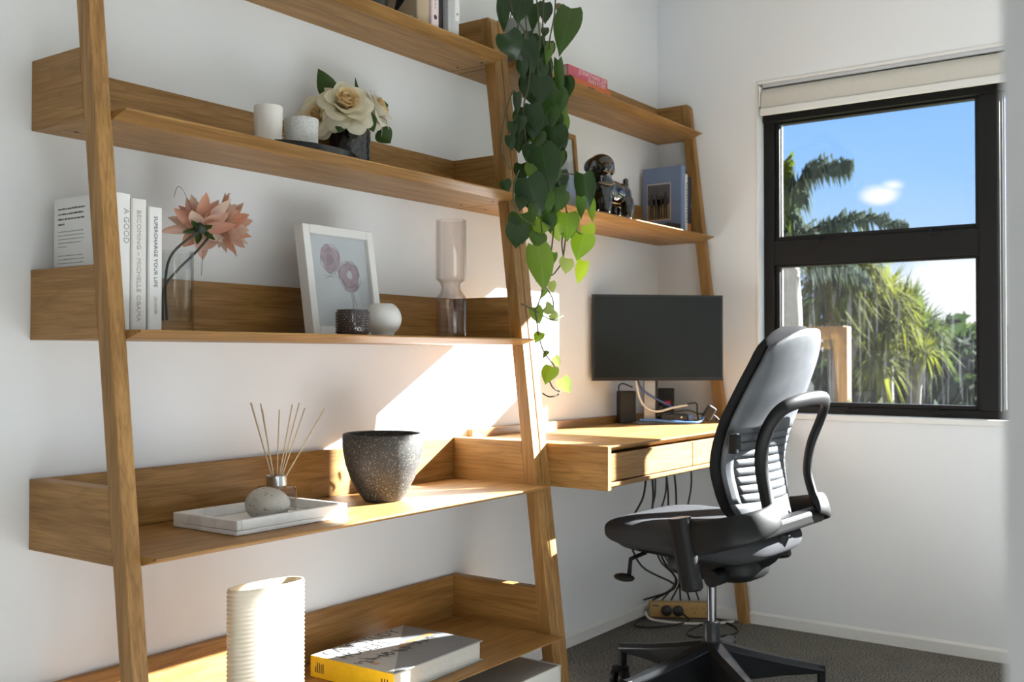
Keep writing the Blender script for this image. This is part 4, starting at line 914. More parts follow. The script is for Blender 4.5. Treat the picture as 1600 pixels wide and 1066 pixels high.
def heart_mesh(k, mat):
    """unit heart leaf: stalk notch at origin, tip at -Y, unit width in X, faces +Z"""
    m = MB(); rnd = random.Random(k)
    bend, cup, tw = rnd.uniform(.05, .16), rnd.uniform(.10, .20), rnd.uniform(-.05, .05)
    rows = [(0.10, .0, .36), (.05, .26, .44), (-.06, .455, .50), (-.2, .50, .50), (-.38, .455, .46), (-.56, .36, .36), (-.74, .22, .22), (-.88, .10, .10), (-1.0, .0, .0)]
    vs_ = []; fs = []
    ys = [0.0, -.09, -.20, -.33, -.47, -.62, -.77, -.90, -1.0]
    hw = [.36, .49, .54, .54, .485, .385, .245, .095, .004]
    lob = [.075, .055, .02, 0, 0, 0, 0, 0, 0]
    for y, w_, lb_ in zip(ys, hw, lob):
        for c in (-1, -.6, 0, .6, 1):
            x = c * w_
            yy = y + lb_ * (abs(c) ** 1.2) * (1.4 if abs(c) > .5 else 1)
            z = -cup * abs(x) * .55 + bend * sin(pi * min(1, -y)) * .35 - .18 * max(0, -y - .6) ** 1.5 + tw * x * y * 3
            vs_.append((x, yy, z))
    for r in range(8):
        for c in range(4):
            fs.append((r * 5 + c, r * 5 + c + 1, (r + 1) * 5 + c + 1, (r + 1) * 5 + c))
    m.add(vs_, fs)
    o = m.build('leaf_source', mat, smooth=True); me = o.data
    bpy.data.objects.remove(o); me.name = 'heart_leaf'
    return me
HM = {(k, c): heart_mesh(k, LM[c]) for k in range(4) for c in range(6)}
for i, (bx_, by_, bz_, tx_, ty_, tz_, w_, c_, j_) in enumerate(LEAVES):
    w_ *= 1.12
    if bz_ < 1.16: w_ *= 1.25; tx_ += (tx_ - bx_) * .25; ty_ += (ty_ - by_) * .25; tz_ += (tz_ - bz_) * .25
    b_ = Vector((bx_, by_, bz_)); tp_ = Vector((tx_, ty_, tz_)); d = (tp_ - b_); L_ = d.length; d.normalize()
    nrm = (CAM_LOC - b_).normalized() + Vector((.45 * j_, -.25 * abs(j_), .28))
    sd = (-d).cross(nrm).normalized(); nn = sd.cross(-d)
    Mx = Matrix(((sd.x * w_, -d.x * L_, nn.x * L_, b_.x - po.x), (sd.y * w_, -d.y * L_, nn.y * L_, b_.y - po.y), (sd.z * w_, -d.z * L_, nn.z * L_, b_.z - po.z), (0, 0, 0, 1)))
    o = bpy.data.objects.new('leaf', HM[(i % 4, c_)]); COL.objects.link(o); o.parent = PL
    loc, rot, sca = Mx.decompose()
    o.matrix_local = Mx
rf = random.Random(77)
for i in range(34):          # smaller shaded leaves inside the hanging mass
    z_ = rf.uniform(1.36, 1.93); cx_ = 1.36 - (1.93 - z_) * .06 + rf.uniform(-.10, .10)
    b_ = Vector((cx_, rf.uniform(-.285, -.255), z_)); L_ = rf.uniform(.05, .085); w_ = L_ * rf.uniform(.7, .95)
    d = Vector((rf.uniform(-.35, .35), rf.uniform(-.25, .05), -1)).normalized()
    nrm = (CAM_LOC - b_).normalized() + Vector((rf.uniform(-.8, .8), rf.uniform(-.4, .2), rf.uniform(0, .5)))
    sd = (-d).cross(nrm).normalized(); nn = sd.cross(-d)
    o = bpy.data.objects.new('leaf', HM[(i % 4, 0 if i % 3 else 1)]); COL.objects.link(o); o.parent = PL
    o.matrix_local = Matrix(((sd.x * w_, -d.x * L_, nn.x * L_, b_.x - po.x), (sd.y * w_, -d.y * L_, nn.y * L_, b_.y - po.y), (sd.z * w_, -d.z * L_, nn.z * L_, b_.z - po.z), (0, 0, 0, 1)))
for v_ in VINES:
    MB().tube([p - po for p in catmull(v_, 5)], .0021, 6).build('vine', VM, PL, smooth=True)
for i in range(7):   # stalks rising out of the pot and over the shelf edge
    a = Vector(VINES[i % 4][0])
    s_ = Vector((1.40 + .02 * i, -.10 - .006 * i, S[1] + .15))
    MB().tube([p - po for p in catmull([s_, (s_ + a) / 2 + Vector((0, 0, .06)), a + Vector((.01 * (i - 3), 0, .0))], 6)], .0018, 6).build('vine', VM, PL, smooth=True)
MB().lathe([(0, 0), (.056, 0), (.060, .004), (.074, .140), (.075, .150), (.070, .150), (.068, .130), (0, .130)], (0, 0, 0), 40).build('pot', plain('sage_grey_pot', (0.30, 0.32, 0.30), .7, noise=.06), PL, smooth=40)
MB().lathe([(.0675, .131), (.03, .135), (0, .134)], (0, 0, 0), 24).build('soil', plain('potting_soil', (0.02, 0.015, 0.01), .95, noise=.5, nscale=120), PL, smooth=True)
# ------------------------------------------------------------------ desk-side shelves
rb = thing('book', 'red and pink book lying flat on top of the orange book', 'book', (1.760, -0.098, S[1] + .0298), group='books lying under the trailing plant')
redj = plain('red_pink_jacket', (0.50, 0.085, 0.13), .5, noise=.25, nscale=60)
MB().box(-.120, .120, -.072, .070, 0, .003).box(-.120, .120, -.072, .070, .033, .036).box(-.120, .120, -.0740, -.0705, 0.0002, .0358).build('cover', redj, rb)
MB().box(-.117, .117, -.070, .066, .0032, .0328).build('pages', M['page'], rb)
palep = plain('pale_pink_print', (0.72, 0.52, 0.55), .6)
text_mesh('spine_lettering', 'JONATHAN SAF', .0205, frame_M((.116, -.0743, .0195), (1, 0, 0), (0, 0, 1)), palep, rb, align='RIGHT', sx=1.18)
text_mesh('spine_lettering', 'RAN FOER', .0205, frame_M((.108, -.0743, .0030), (1, 0, 0), (0, 0, 1)), palep, rb, align='RIGHT', sx=1.12)
ob = thing('book', 'orange book lying flat beneath the red and pink book', 'book', (1.765, -0.100, S[1] + EPS), group='books lying under the trailing plant')
orj = plain('orange_jacket', (0.62, 0.13, 0.02), .5)
MB().box(-.128, .128, -.076, .074, 0, .003).box(-.128, .128, -.076, .074, .026, .029).box(-.128, .128, -.078, -.0745, .0002, .0288).build('cover', orj, ob)
MB().box(-.124, .124, -.074, .070, .0032, .0258).build('pages', M['page'], ob)
MB().box(-.015, .025, -.0785, -.078, .008, .017).build('spine_print', M['black_jacket'], ob)
MB().box(.085, .110, -.0785, -.078, .008, .015).build('spine_print', M['black_jacket'], ob)

pf = thing('picture_frame', 'oak picture frame half hidden behind the trailing plant', 'picture frame', (1.790, -0.062, S[2] + EPS))
FW, FH, FD, bw = 0.225, 0.300, 0.020, 0.017
LN2 = Matrix.Rotation(radians(-5), 4, 'X')
MB().box(-FW/2, -FW/2 + bw, 0, FD, 0, FH).box(FW/2 - bw, FW/2, 0, FD, 0, FH).box(-FW/2 + bw, FW/2 - bw, 0, FD, 0, bw).box(-FW/2 + bw, FW/2 - bw, 0, FD, FH - bw, FH).xf(LN2).build('frame', M['oakz'], pf, bevel=.001)
MB().box(-FW/2 + bw, FW/2 - bw, .008, .013, bw, FH - bw).xf(LN2).build('mount', plain('white_picture_mount', (0.70, 0.70, 0.69), .7), pf)
MB().box(-.06, .06, .0075, .0085, .075, .225).xf(LN2).build('picture', plain('pale_print', (0.52, 0.55, 0.57), .7, noise=.25, nscale=12), pf)
MB().box(-FW/2 + bw, FW/2 - bw, .004, .005, bw, FH - bw).xf(LN2).build('glass', glassy('frame_glass', (.97, .98, .98), .3, .02), pf)

# glossy black dog figurine, one body
dg = thing('dog_figurine', 'glossy black ceramic dog figurine on the lower desk shelf', 'figurine', (1.925, -0.150, S[2] + EPS), rotz=radians(-8))
gloss = plain('glossy_black_ceramic', (0.006, 0.006, 0.006), .06, spec=.7, coat=.6)
bm = bmesh.new()
def blob(c, r, sc=(1, 1, 1), rot=None):
    mat_ = Matrix.Translation(c) @ (rot or Matrix.Identity(4)) @ Matrix.Diagonal((r * sc[0], r * sc[1], r * sc[2], 1))
    bmesh.ops.create_icosphere(bm, subdivisions=3, radius=1, matrix=mat_)
RX = lambda a, ax: Matrix.Rotation(radians(a), 4, ax)
blob((.010, 0, .098), .044, (1.55, .95, .95))           # trunk
blob((.060, 0, .096), .040, (1.0, 1.0, 1.0))            # rump
blob((-.040, 0, .100), .049, (.95, 1.0, 1.15))          # chest
blob((-.052, -.006, .142), .037, (1, 1, 1.15))          # neck
blob((-.062, -.018, .176), .043, (1.08, 1.0, .92))      # head
blob((-.084, -.050, .160), .024, (1.0, 1.1, .82))       # muzzle
blob((-.086, -.066, .163), .008)                        # nose
blob((-.014, -.012, .178), .022, (.65, 1.0, 1.35), RX(-32, 'Y'))   # ear
blob((-.108, -.008, .174), .022, (.65, 1.0, 1.35), RX(32, 'Y'))
for (x, y) in ((-.050, -.024), (-.050, .026), (.068, -.026), (.068, .026)):
    blob((x, y, .052), .023, (1.05, 1.0, 2.1)); blob((x - .006, y, .010), .020, (1.25, 1.0, .5))
blob((.092, 0, .128), .014, (.8, .8, 1.2), RX(30, 'Y')); blob((.092, 0, .146), .011)
me = bpy.data.meshes.new('body'); bm.to_mesh(me); bm.free(); me.materials.append(gloss)
bo = bpy.data.objects.new('body', me); COL.objects.link(bo); bo.parent = dg
r_ = bo.modifiers.new('merge', 'REMESH'); r_.mode = 'VOXEL'; r_.voxel_size = .0032; r_.use_smooth_shade = True
s_ = bo.modifiers.new('soften', 'SMOOTH'); s_.factor = .6; s_.iterations = 7
for (x, y, z) in ((-.072, -.057, .181), (-.098, -.048, .180)):
    MB().sphere((x, y, z), .0048, .0042, .0048, 10, 8).build('eye', plain('amber_glass_eye', (0.16, 0.09, 0.03), .08), dg, smooth=True)
gold = plain('worn_gilt_paint', (0.36, 0.24, 0.13), .35, .3)
MB().tube(catmull([(-.104, -.060, .150), (-.088, -.073, .146), (-.068, -.062, .149)], 5), .0022, 6).build('mouth', gold, dg, smooth=True)
MB().tube(catmull([(-.086, -.028, .118), (-.066, -.052, .110), (-.036, -.047, .116), (-.012, -.034, .124)], 6), .0026, 6).build('collar', gold, dg, smooth=True)

def rbook(name, label, x0, x1, yfr, ybk, z0, h, mat, rz=0):
    return book(name, label, x0, x1, yfr, ybk, z0, h, mat, 'books at the right end of the lower desk shelf')
bluej = plain('slate_blue_jacket', (0.16, 0.22, 0.37), .35, noise=.15, nscale=10)
bl = book('book', 'large slate blue book with a group photo on its cover', 2.405, 2.436, -0.180, -0.0195, S[2], .258, bluej, 'books at the right end of the lower desk shelf')
xq = 2.405 - bl.location.x; oy = bl.location.y
def cov(name, mat, y0, y1, z0, z1, lift, parent=bl): return MB().box(xq - lift, xq + .0001, y0 - oy, y1 - oy, z0, z1).build(name, mat, parent)
cov('photo_border', plain('pale_pink_border', (0.56, 0.47, 0.44), .5), -.036, -.136, .058, .198, .0004)
cov('photo_hills', plain('photo_dark_hills', (0.075, 0.075, 0.085), .45, noise=.4, nscale=30), -.039, -.133, .062, .194, .0007)
cov('photo_grass', plain('photo_dry_grass', (0.25, 0.17, 0.065), .45, noise=.3, nscale=50), -.039, -.133, .062, .122, .0010)
figm = plain('photo_dark_figures', (0.035, 0.030, 0.030), .45, noise=.5, nscale=50)
for (cy, sc) in ((-.057, 1.0), (-.078, .98), (-.094, .96), (-.114, 1.04)):
    p = MB()
    def rc(y0, y1, z0, z1): p.box(xq - .0013, xq, cy + y0 - oy, cy + y1 - oy, z0, z1)
    rc(-.0085, .0085, .108, .144 * sc); rc(-.0075, -.0012, .066, .109); rc(.0012, .0075, .066, .109); rc(-.0140, -.0085, .118, .140); rc(.0085, .0140, .118, .140); rc(-.0040, .0040, .145 * sc, .158 * sc)
    p.build('photo_figure', figm, bl)
MB().prism([(-.022 - oy, .002), (-.176 - oy, .002), (-.176 - oy, .040), (-.125 - oy, .050), (-.06 - oy, .032), (-.022 - oy, .014)], xq - .0005, xq + .0001).build('hill_print', plain('dark_umber_print', (0.06, 0.055, 0.06), .4), bl)
t = rbook('book', 'thin dark green paperback right of the blue group photo book', 2.4375, 2.4490, -0.172, -0.04, S[2], .236, plain('dark_green_jacket', (0.02, 0.05, 0.045), .4))
t = rbook('book', 'white spined paperback with dark lettering second from the right post', 2.4505, 2.4690, -0.174, -0.04, S[2], .232, M['cream_paper'])
m = MB()
for q in range(14): m.box(-.004, .001 + .002 * (q % 2), -0.174 - t.location.y - .0004, -0.174 - t.location.y + .0001, .050 + q * .011, .0575 + q * .011)
m.build('spine_print', M['ink'], t)
t = rbook('book', 'navy book with orange foot, last before the right post', 2.4705, 2.5060, -0.170, -0.04, S[2], .226, plain('navy_jacket', (0.022, 0.028, 0.065), .4))
MB().box(-.012, .016, -.170 - t.location.y - .0005, -.170 - t.location.y + .0002, .010, .050).build('spine_print', plain('orange_spine_print', (0.55, 0.20, 0.05), .5), t)

# ------------------------------------------------------------------ monitor and desk clutter
DT = DZ1
mang = math.atan2(-_r.y, _r.x)       # monitor stands nearly square to the viewer
mon = thing('monitor', 'black flat monitor standing in the desk corner', 'monitor', (2.285, -0.150, DT + EPS), rotz=-(YAW) + radians(9))
# local: x = screen right, -y = towards viewer
blk = plain('black_monitor_plastic', (0.014, 0.014, 0.015), .35)
mcx, mcz = -0.030, 0.306
MW, MHt = 0.476, 0.303
sc_y = -0.088
MB().box(mcx - MW/2, mcx + MW/2, sc_y, sc_y + .018, mcz - MHt/2, mcz + MHt/2).box(mcx - .15, mcx + .15, sc_y + .018, sc_y + .042, mcz - .09, mcz + .09).build('housing', blk, mon, bevel=.002, segs=2)
MB().box(mcx - MW/2 + .007, mcx + MW/2 - .007, sc_y - .0008, sc_y, mcz - MHt/2 + .012, mcz + MHt/2 - .007).build('screen', plain('switched_off_screen', (0.016, 0.0205, 0.021), .22, spec=.3), mon)
silver = plain('silver_stand', (0.50, 0.50, 0.50), .38, .85)
MB().box(-.070, -.028, -.045, -.030, .006, .30).build('stand_column', silver, mon, bevel=.002)
MB().box(-.027, -.020, -.046, -.029, .006, .30).build('cable_cover', blk, mon)
MB().box(-.105, .085, -.080, .060, 0, .006).build('base', plain('grey_stand_base', (0.20, 0.20, 0.21), .4, .4), mon, bevel=.002)

sp = thing('router', 'small black router box left of the monitor stand', 'router', (2.205, -0.058, DT + EPS), rotz=radians(-40))
MB().box(-.030, .030, -.022, .022, 0, .116).build('case', plain('black_matt_plastic', (0.016, 0.016, 0.016), .5), sp, bevel=.004, segs=2)
MB().tube(catmull([(-.024, .010, .110), (-.024, .010, .134), (-.010, .008, .142), (.012, .006, .134), (.026, .004, .128)], 6), .0026, 6).build('cable', blk, sp, smooth=True)
sp = thing('charger_dock', 'black upright dock with a red digital display behind the monitor', 'charger', (2.455, -0.085, DT + EPS), rotz=radians(-52))
MB().box(-.032, .032, -.018, .018, 0, .120).build('case', blk, sp, bevel=.003, segs=2)
redm = plain('red_display_digits', (0.30, 0.01, 0.015), .4, emit=((0.9, 0.03, 0.05), .35))
text_mesh('display', '188', .024, frame_M((-.010, -.0184, .056), (1, 0, 0), (0, 0, 1)), redm, sp, sx=.75)
text_mesh('emblem', '✕', .020, frame_M((-.029, -.0184, .040), (1, 0, 0), (0, 0, 1)), plain('tan_print', (.4, .3, .2), .5), sp)
def cable(name, label, pts, r, mat, cat='cable', group=None, k=7):
    o = MB().tube(catmull(pts, k), r, 7).build(name, mat, origin=Vector(pts[0]), smooth=True)
    return tag(o, label, cat, group)
whitec = plain('white_cable', (0.66, 0.64, 0.60), .5); bluec = plain('blue_network_cable', (0.05, 0.11, 0.32), .45); blackc = plain('black_cable', (0.012, 0.012, 0.012), .5)
mm = lambda x, y, z: tuple((mon.matrix_basis @ Vector((x, y, z))))
cable('cable', 'white cable sweeping down from behind the monitor', [mm(-.105, -.055, .20), mm(-.100, -.058, .13), mm(-.080, -.065, .070), mm(-.035, -.072, .045), mm(.03, -.066, .058), mm(.085, -.055, .066)], .0042, whitec)
cable('cable', 'dark blue cable slanting down behind the white cable', [mm(-.100, -.048, .19), mm(-.085, -.051, .13), mm(-.040, -.058, .095), mm(.02, -.050, .065), mm(.04, -.045, .055)], .0036, bluec)
cable('network_cable', 'bright blue network cable lying along the desk under the monitor', [mm(-.098, -.086, .016), mm(-.05, -.092, .016), mm(.02, -.095, .010), mm(.09, -.092, .006), mm(.125, -.080, .010), mm(.150, -.060, .030)], .0048, plain('bright_blue_cable', (0.07, 0.17, 0.45), .45))
cable('cable', 'black cable with a square bend behind the blue cable', [mm(.06, -.05, .064), mm(.10, -.05, .072), mm(.123, -.048, .070), mm(.124, -.050, .04), mm(.128, -.052, .012)], .0030, blackc)
cable('cable', 'black cable arching over the small hub', [mm(-.03, -.076, .032), mm(.04, -.070, .044), mm(.09, -.066, .047), mm(.13, -.060, .035), mm(.18, -.055, .030), mm(.205, -.050, .012)], .0030, blackc)
hb = thing('usb_hub', 'black and blue hub on the desk under the monitor', 'hub', mm(.060, -.066, .0068), rotz=mon.rotation_euler.z)
MB().box(-.075, .020, -.018, .018, 0, .030).build('case', blk, hb, bevel=.008, segs=3)
MB().box(.0205, .040, -.017, .017, .001, .026).build('blue_cap', plain('blue_plastic', (0.06, 0.12, 0.24), .3), hb, bevel=.006, segs=3)
MB().sphere((-.005, -.0185, .018), .004, .002, .004, 10, 6).build('light', plain('pale_indicator', (0.7, 0.62, 0.5), .2), hb, smooth=True)
pg = MB().box(-.017, .017, -.012, .012, -.026, .026).xf(Matrix.Rotation(radians(32), 4, 'Y')).build('plug', plain('dark_grey_plug', (0.022, 0.022, 0.020), .6), bevel=.006, segs=3)
pg.location = mm(.165, -.058, .038); pg.rotation_euler = (0, 0, mon.rotation_euler.z)
tag(pg, 'dark grey plug leaning at the end of the blue network cable', 'plug')

# ------------------------------------------------------------------ under the desk
cableg = 'black cables hanging under the desk'
for i, (x, y, dx, n, r) in enumerate(((2.00, -.25, -.10, 0, .0035), (2.03, -.25, .03, 1, .004), (2.075, -.24, -.01, 0, .003), (2.14, -.25, -.03, 1, .003), (2.15, -.24, .05, 0, .0035), (2.21, -.24, .05, 1, .0035), (2.33, -.25, -.01, 0, .003))):
    lab = ('leftmost black cable hanging under the desk, slanting left', 'second hanging black cable from the left under the desk', 'third thin black cable hanging under the desk', 'fourth thin cable slanting under the middle of the desk', 'fifth cable crossing the thin one under the desk', 'sixth cable under the desk, with a small knot', 'rightmost straight black cable hanging under the desk')[i]
    pts = [(x, y, DZ0 - .001), (x + dx * .3, y - .004, .52), (x + dx, y + .01, .42), (x + dx + (2.47 - x) * .25, y + .03, .28), (x + (2.47 - x) * .7, y + .06, .15 + .01 * i), (2.405 + .020 * i, -.020 - .028 * i, .064)]
    cable('cable', lab, pts, r, blackc, group=cableg)
ps = thing('power_strip', 'beige power strip on the carpet in the corner behind the chair', 'power strip', (2.478, -0.130, 0.003), rotz=math.atan2(-.184, .107))
beige = plain('aged_beige_plastic', (0.52, 0.32, 0.11), .45)
MB().box(-.112, .112, -.017, .017, 0, .056).build('body', beige, ps, bevel=.003, segs=2)
for x in (-.044, .006, .056, .098):
    if x > .02:
        for (dx, dz) in ((-.007, .008), (.007, .008), (0, -.008)):
            MB().box(x + dx - .0012, x + dx + .0012, -.0176, -.0168, .028 + dz - .003, .028 + dz + .003).build('socket_slot', blackc, ps)
for x in (-.048, -.005):
    MB().lathe([(0, 0), (.019, 0), (.021, .006), (.019, .016), (.011, .021), (0, .022)], (0, 0, 0), 24).xf(Matrix.Translation((x, -.0172, .026)) @ Matrix.Rotation(pi / 2, 4, 'X')).build('plug', blk, ps, smooth=40)
MB().box(-.100, -.076, -.0176, -.0169, .040, .046).build('switch_label', M['ink'], ps)
cable('cable', 'white cable curving on the carpet before the power strip', [(2.372, -.046, .030), (2.360, -.070, .010), (2.372, -.150, .006), (2.410, -.235, .006), (2.470, -.300, .006), (2.52, -.330, .006)], .0048, whitec)
cable('cable', 'black cable looping on the carpet left of the power strip', [(2.43, -.17, .028), (2.41, -.20, .010), (2.33, -.165, .005), (2.26, -.105, .005), (2.26, -.060, .005), (2.34, -.036, .005), (2.40, -.040, .005)], .0038, blackc)
cable('cable', 'black cable loop on the carpet right of the chair column', [(2.52, -.24, .005), (2.46, -.36, .005), (2.36, -.40, .005), (2.25, -.32, .005), (2.28, -.26, .005), (2.44, -.25, .005)], .0038, blackc)

# storage box on the floor below the bottom shelf
sb = thing('storage_box', 'white fabric storage box on the floor under the bottom shelf', 'box', (0.985, -0.215, 0.0005))
fab = plain('off_white_linen', (0.66, 0.65, 0.61), .85, noise=.06, nscale=300, bump=.3, bscale=700)
MB().box(-.265, .265, -.172, .150, 0, .146).build('body', fab, sb, bevel=.006, segs=2)
MB().box(-.270, .270, -.178, .154, .1465, .160).build('lid', plain('grey_lid_fabric', (0.30, 0.29, 0.27), .85, noise=.06, nscale=300), sb, bevel=.003, segs=2)
MB().box(-.270, .270, -.1788, -.1735, .095, .162).box(.2665, .2705, -.1788, .154, .095, .162).build('lid_rim', fab, sb, bevel=.001)
MB().box(.125, .185, -.1815, -.1788, .055, .088).build('label_holder', plain('bronze_label_holder', (0.20, 0.15, 0.10), .35, .8), sb, bevel=.001)
MB().box(.131, .179, -.1822, -.1812, .060, .083).build('label_card', M['white_paper'], sb)
# roller blind in the top of the window recess
rbld = thing('roller_blind', 'rolled-up off-white roller blind above the window', 'blind', (XR + .018, (WY0 + WY1) / 2, 1.93))
oy_ = (WY0 + WY1) / 2; yl, yr_ = WY0 - .006 - oy_, WY1 + .006 - oy_
fabm = plain('beige_blind_fabric', (0.62, 0.60, 0.54), .8, noise=.04, nscale=60)
m = MB(); pr_ = [(.034 * cos(a), .034 * sin(a)) for a in [2 * pi * i / 28 for i in range(28)]]
m.prism([(p[0] + 0, p[1] + .004) for p in pr_], yl - .010, yr_ + .010, 'y').build('fabric_roll', fabm, rbld, smooth=40)
MB().box(-.034, -.0315, yl - .010, yr_ + .010, -.040, .004).build('fabric_drop', fabm, rbld)
MB().box(-.040, -.026, yl - .008, yr_ + .008, -.066, -.040).build('bottom_rail', plain('white_blind_rail', (0.78, 0.78, 0.76), .4), rbld, bevel=.003, segs=2)
for y in (yl, yr_ + .006):
    MB().box(-.034, .040, y, y - .006, -.030, .045).build('bracket', M['trim'], rbld, bevel=.002)
MB().box(-.012, .040, yl - .007, yr_ + .007, .042, .054).build('head_rail', plain('grey_head_rail', (0.62, 0.63, 0.64), .5), rbld)
# ------------------------------------------------------------------ office chair
ch = thing('office_chair', 'black office chair with slotted grey back, pulled up to the desk', 'office chair', (1.617, -0.660, 0.0), rotz=-0.04)
cb = plain('black_chair_plastic', (0.007, 0.007, 0.007), .45, bump=.12, bscale=900, spec=.2)
cbs = plain('satin_black_chair_metal', (0.014, 0.015, 0.017), .32, .2, spec=.4)
cf = plain('black_seat_fabric', (0.042, 0.043, 0.046), .95, noise=.6, nscale=700, bump=.6, bscale=900, spec=.10)
cs = plain('dusty_grey_back_plastic', (0.062, 0.067, 0.074), .6, noise=.5, nscale=14, bump=.1, bscale=700)
chrome = plain('polished_column', (0.10, 0.10, 0.105), .16, 1.0)
def cyl(c, r, z0, z1, n=28):
    return MB().lathe([(0, z0), (r, z0), (r, z1), (0, z1)], (c[0], c[1], 0), n)
# star base
for ang in (88, 16, -56, -128, 160):
    A = Matrix.Rotation(radians(ang), 4, 'Z')
    m = MB()
    # tapered arm: wide at the hub, thin at the tip, with a ridge on top
    sec = [(.024, .030, .078, .188), (.10, .027, .088, .168), (.20, .022, .100, .146), (.305, .017, .106, .128)]
    vs_ = []
    for (r, w, z0, z1) in sec: vs_ += [(r, -w * .75, z0), (r, w * .75, z0), (r, w, z1 - .012), (r, w * .5, z1), (r, -w * .5, z1), (r, -w, z1 - .012)]
    fs = [tuple(range(6))[::-1], tuple(range(18, 24))]
    for i in range(3):
        for k in range(6): fs.append((i * 6 + k, i * 6 + (k + 1) % 6, i * 6 + 6 + (k + 1) % 6, i * 6 + 6 + k))
    m.add(vs_, fs).xf(A).build('base_leg', cbs, ch, bevel=.002)
    f = MB().box(.291, .309, -.014, .014, .052, .128).xf(A).build('caster', cb, ch, bevel=.003)
    B = A @ Matrix.Translation((.300, 0, 0)) @ Matrix.Rotation(radians(38 + ang * .7), 4, 'Z')
    for s_ in (-1, 1):
        MB().lathe([(0, -.009), (.024, -.009), (.0285, -.006), (.030, 0), (.0285, .006), (.024, .009), (.010, .010), (0, .006)], (0, 0, 0), 26).xf(B @ Matrix.Translation((.018, s_ * .013, .0305)) @ Matrix.Rotation(pi / 2, 4, 'X')).build('wheel', cb, f, smooth=35)
    MB().lathe([(0, 0), (.024, .0), (.026, .010), (.0, .014)], (0, 0, 0), 18).xf(B @ Matrix.Translation((.012, 0, .052))).build('hood', cb, f, smooth=40)
MB().lathe([(0, .062), (.026, .062), (.036, .085), (.038, .150), (.034, .178), (.028, .190), (0, .190)], (0, 0, 0), 32).build('hub', cbs, ch, smooth=40)
MB().lathe([(0, .185), (.0235, .185), (.0235, .238), (.0215, .243), (.0135, .244), (0, .244)], (0, 0, 0), 28).build('column_sleeve', cbs, ch, smooth=40)
cyl((0, 0), .0130, .243, .400).build('column', chrome, ch, smooth=40)
# mechanism under the seat
m = MB()
def RB(u, v):
    a = 2 * pi * u; b = pi * (v - .5)
    p = lambda c_, e_: math.copysign(abs(c_) ** e_, c_)
    return (.095 * p(cos(a), .55) * p(cos(b), .5), -.02 + .135 * p(sin(a), .55) * p(cos(b), .5), .412 + .044 * p(sin(b), .6))
m.grid(RB, 36, 14, True).build('mechanism', cb, ch, smooth=True)
MB().tube([(-.15, -.075, .395), (.15, -.075, .395)], .022, 16).build('pivot_tube', cb, ch, smooth=40)
def SE(cx, cy, cz, ax, ay, az, e1, e2, tilt=0.0, crown=0.0):
    def P(u, v):
        a = 2 * pi * u; b = pi * (v - .5)
        p = lambda c_, e_: math.copysign(abs(c_) ** e_, c_)
        x = ax * p(cos(a), e1) * p(cos(b), e2); y = ay * p(sin(a), e1) * p(cos(b), e2); z = az * p(sin(b), .8)
        if crown: z += crown * (x / ax) ** 2 * (1 if z > 0 else .3) - crown * .7 * max(0, y / ay) ** 3
        return (cx + x, cy + y, cz + z + tilt * y)
    return P
MB().grid(SE(0, .030, .455, .190, .205, .018, .45, .35, .05), 44, 12, True).build('seat_pan', cb, ch, smooth=True)
MB().grid(SE(0, .026, .488, .236, .242, .042, .55, .42, .045, .010), 64, 22, True).build('seat', cf, ch, smooth=True)
lv = MB().tube([(-.165, .115, .445), (-.235, .120, .438), (-.240, .122, .395)], .006, 8).build('lever', cb, ch, smooth=True)
MB().sphere((-.244, .135, .388), .016, .032, .011, 16, 10).build('paddle', cb, lv, smooth=True)
# back
PZ = [.545, .58, .62, .70, .80, .90, 1.00, 1.056]
PY = [-.205, -.188, -.176, -.166, -.190, -.236, -.278, -.292]
PW = [.140, .172, .186, .200, .204, .196, .168, .128]
def interp(z, A_):
    for i in range(len(PZ) - 1):
        if z <= PZ[i + 1] or i == len(PZ) - 2:
            t = (z - PZ[i]) / (PZ[i + 1] - PZ[i]); t = min(max(t, 0), 1)
            t0 = (A_[min(i + 1, len(A_) - 1)] - A_[max(i - 1, 0)]) * .5 if i else A_[1] - A_[0]
            t1 = (A_[min(i + 2, len(A_) - 1)] - A_[i]) * .5
            return (2 * t ** 3 - 3 * t * t + 1) * A_[i] + (t ** 3 - 2 * t * t + t) * t0 + (-2 * t ** 3 + 3 * t * t) * A_[i + 1] + (t ** 3 - t * t) * t1
def backpt(u, z, off=0.0, inset=0.0):
    w = interp(z, PW) - inset
    y = interp(z, PY) + .040 * abs(u) ** 2.2 + off
    return (u * w, y, z)
def top_z(u):      # rounded head of the back
    return 1.056 - .050 * abs(u) ** 3
def patch(u0, u1, z0, z1, nu=7, nv=3, off=-.004, top=False):
    def P(a, b):
        u = u0 + (u1 - u0) * a
        zt = top_z(u) if top else z1
        return backpt(u, z0 + (zt - z0) * b, off)
    return MB().grid(P, nu, nv)
patch(-1, 1, .784, 1.056, 21, 16, top=True).build('back_shell', cs, ch, smooth=True, solid=.006)
patch(-1, 1, .545, .600, 21, 5).build('back_foot', cs, ch, smooth=True, solid=.006)
for (a, b) in ((-1, -.82), (.90, 1)): patch(a, b, .600, .784, 4, 12).build('back_edge', cs, ch, smooth=True, solid=.006)
n_s = 8
for i in range(n_s):
    z0 = .602 + i * .0228
    patch(-.815, .895, z0, z0 + .0210, 17, 3).build('lumbar_slat', cs, ch, smooth=30, solid=.003)
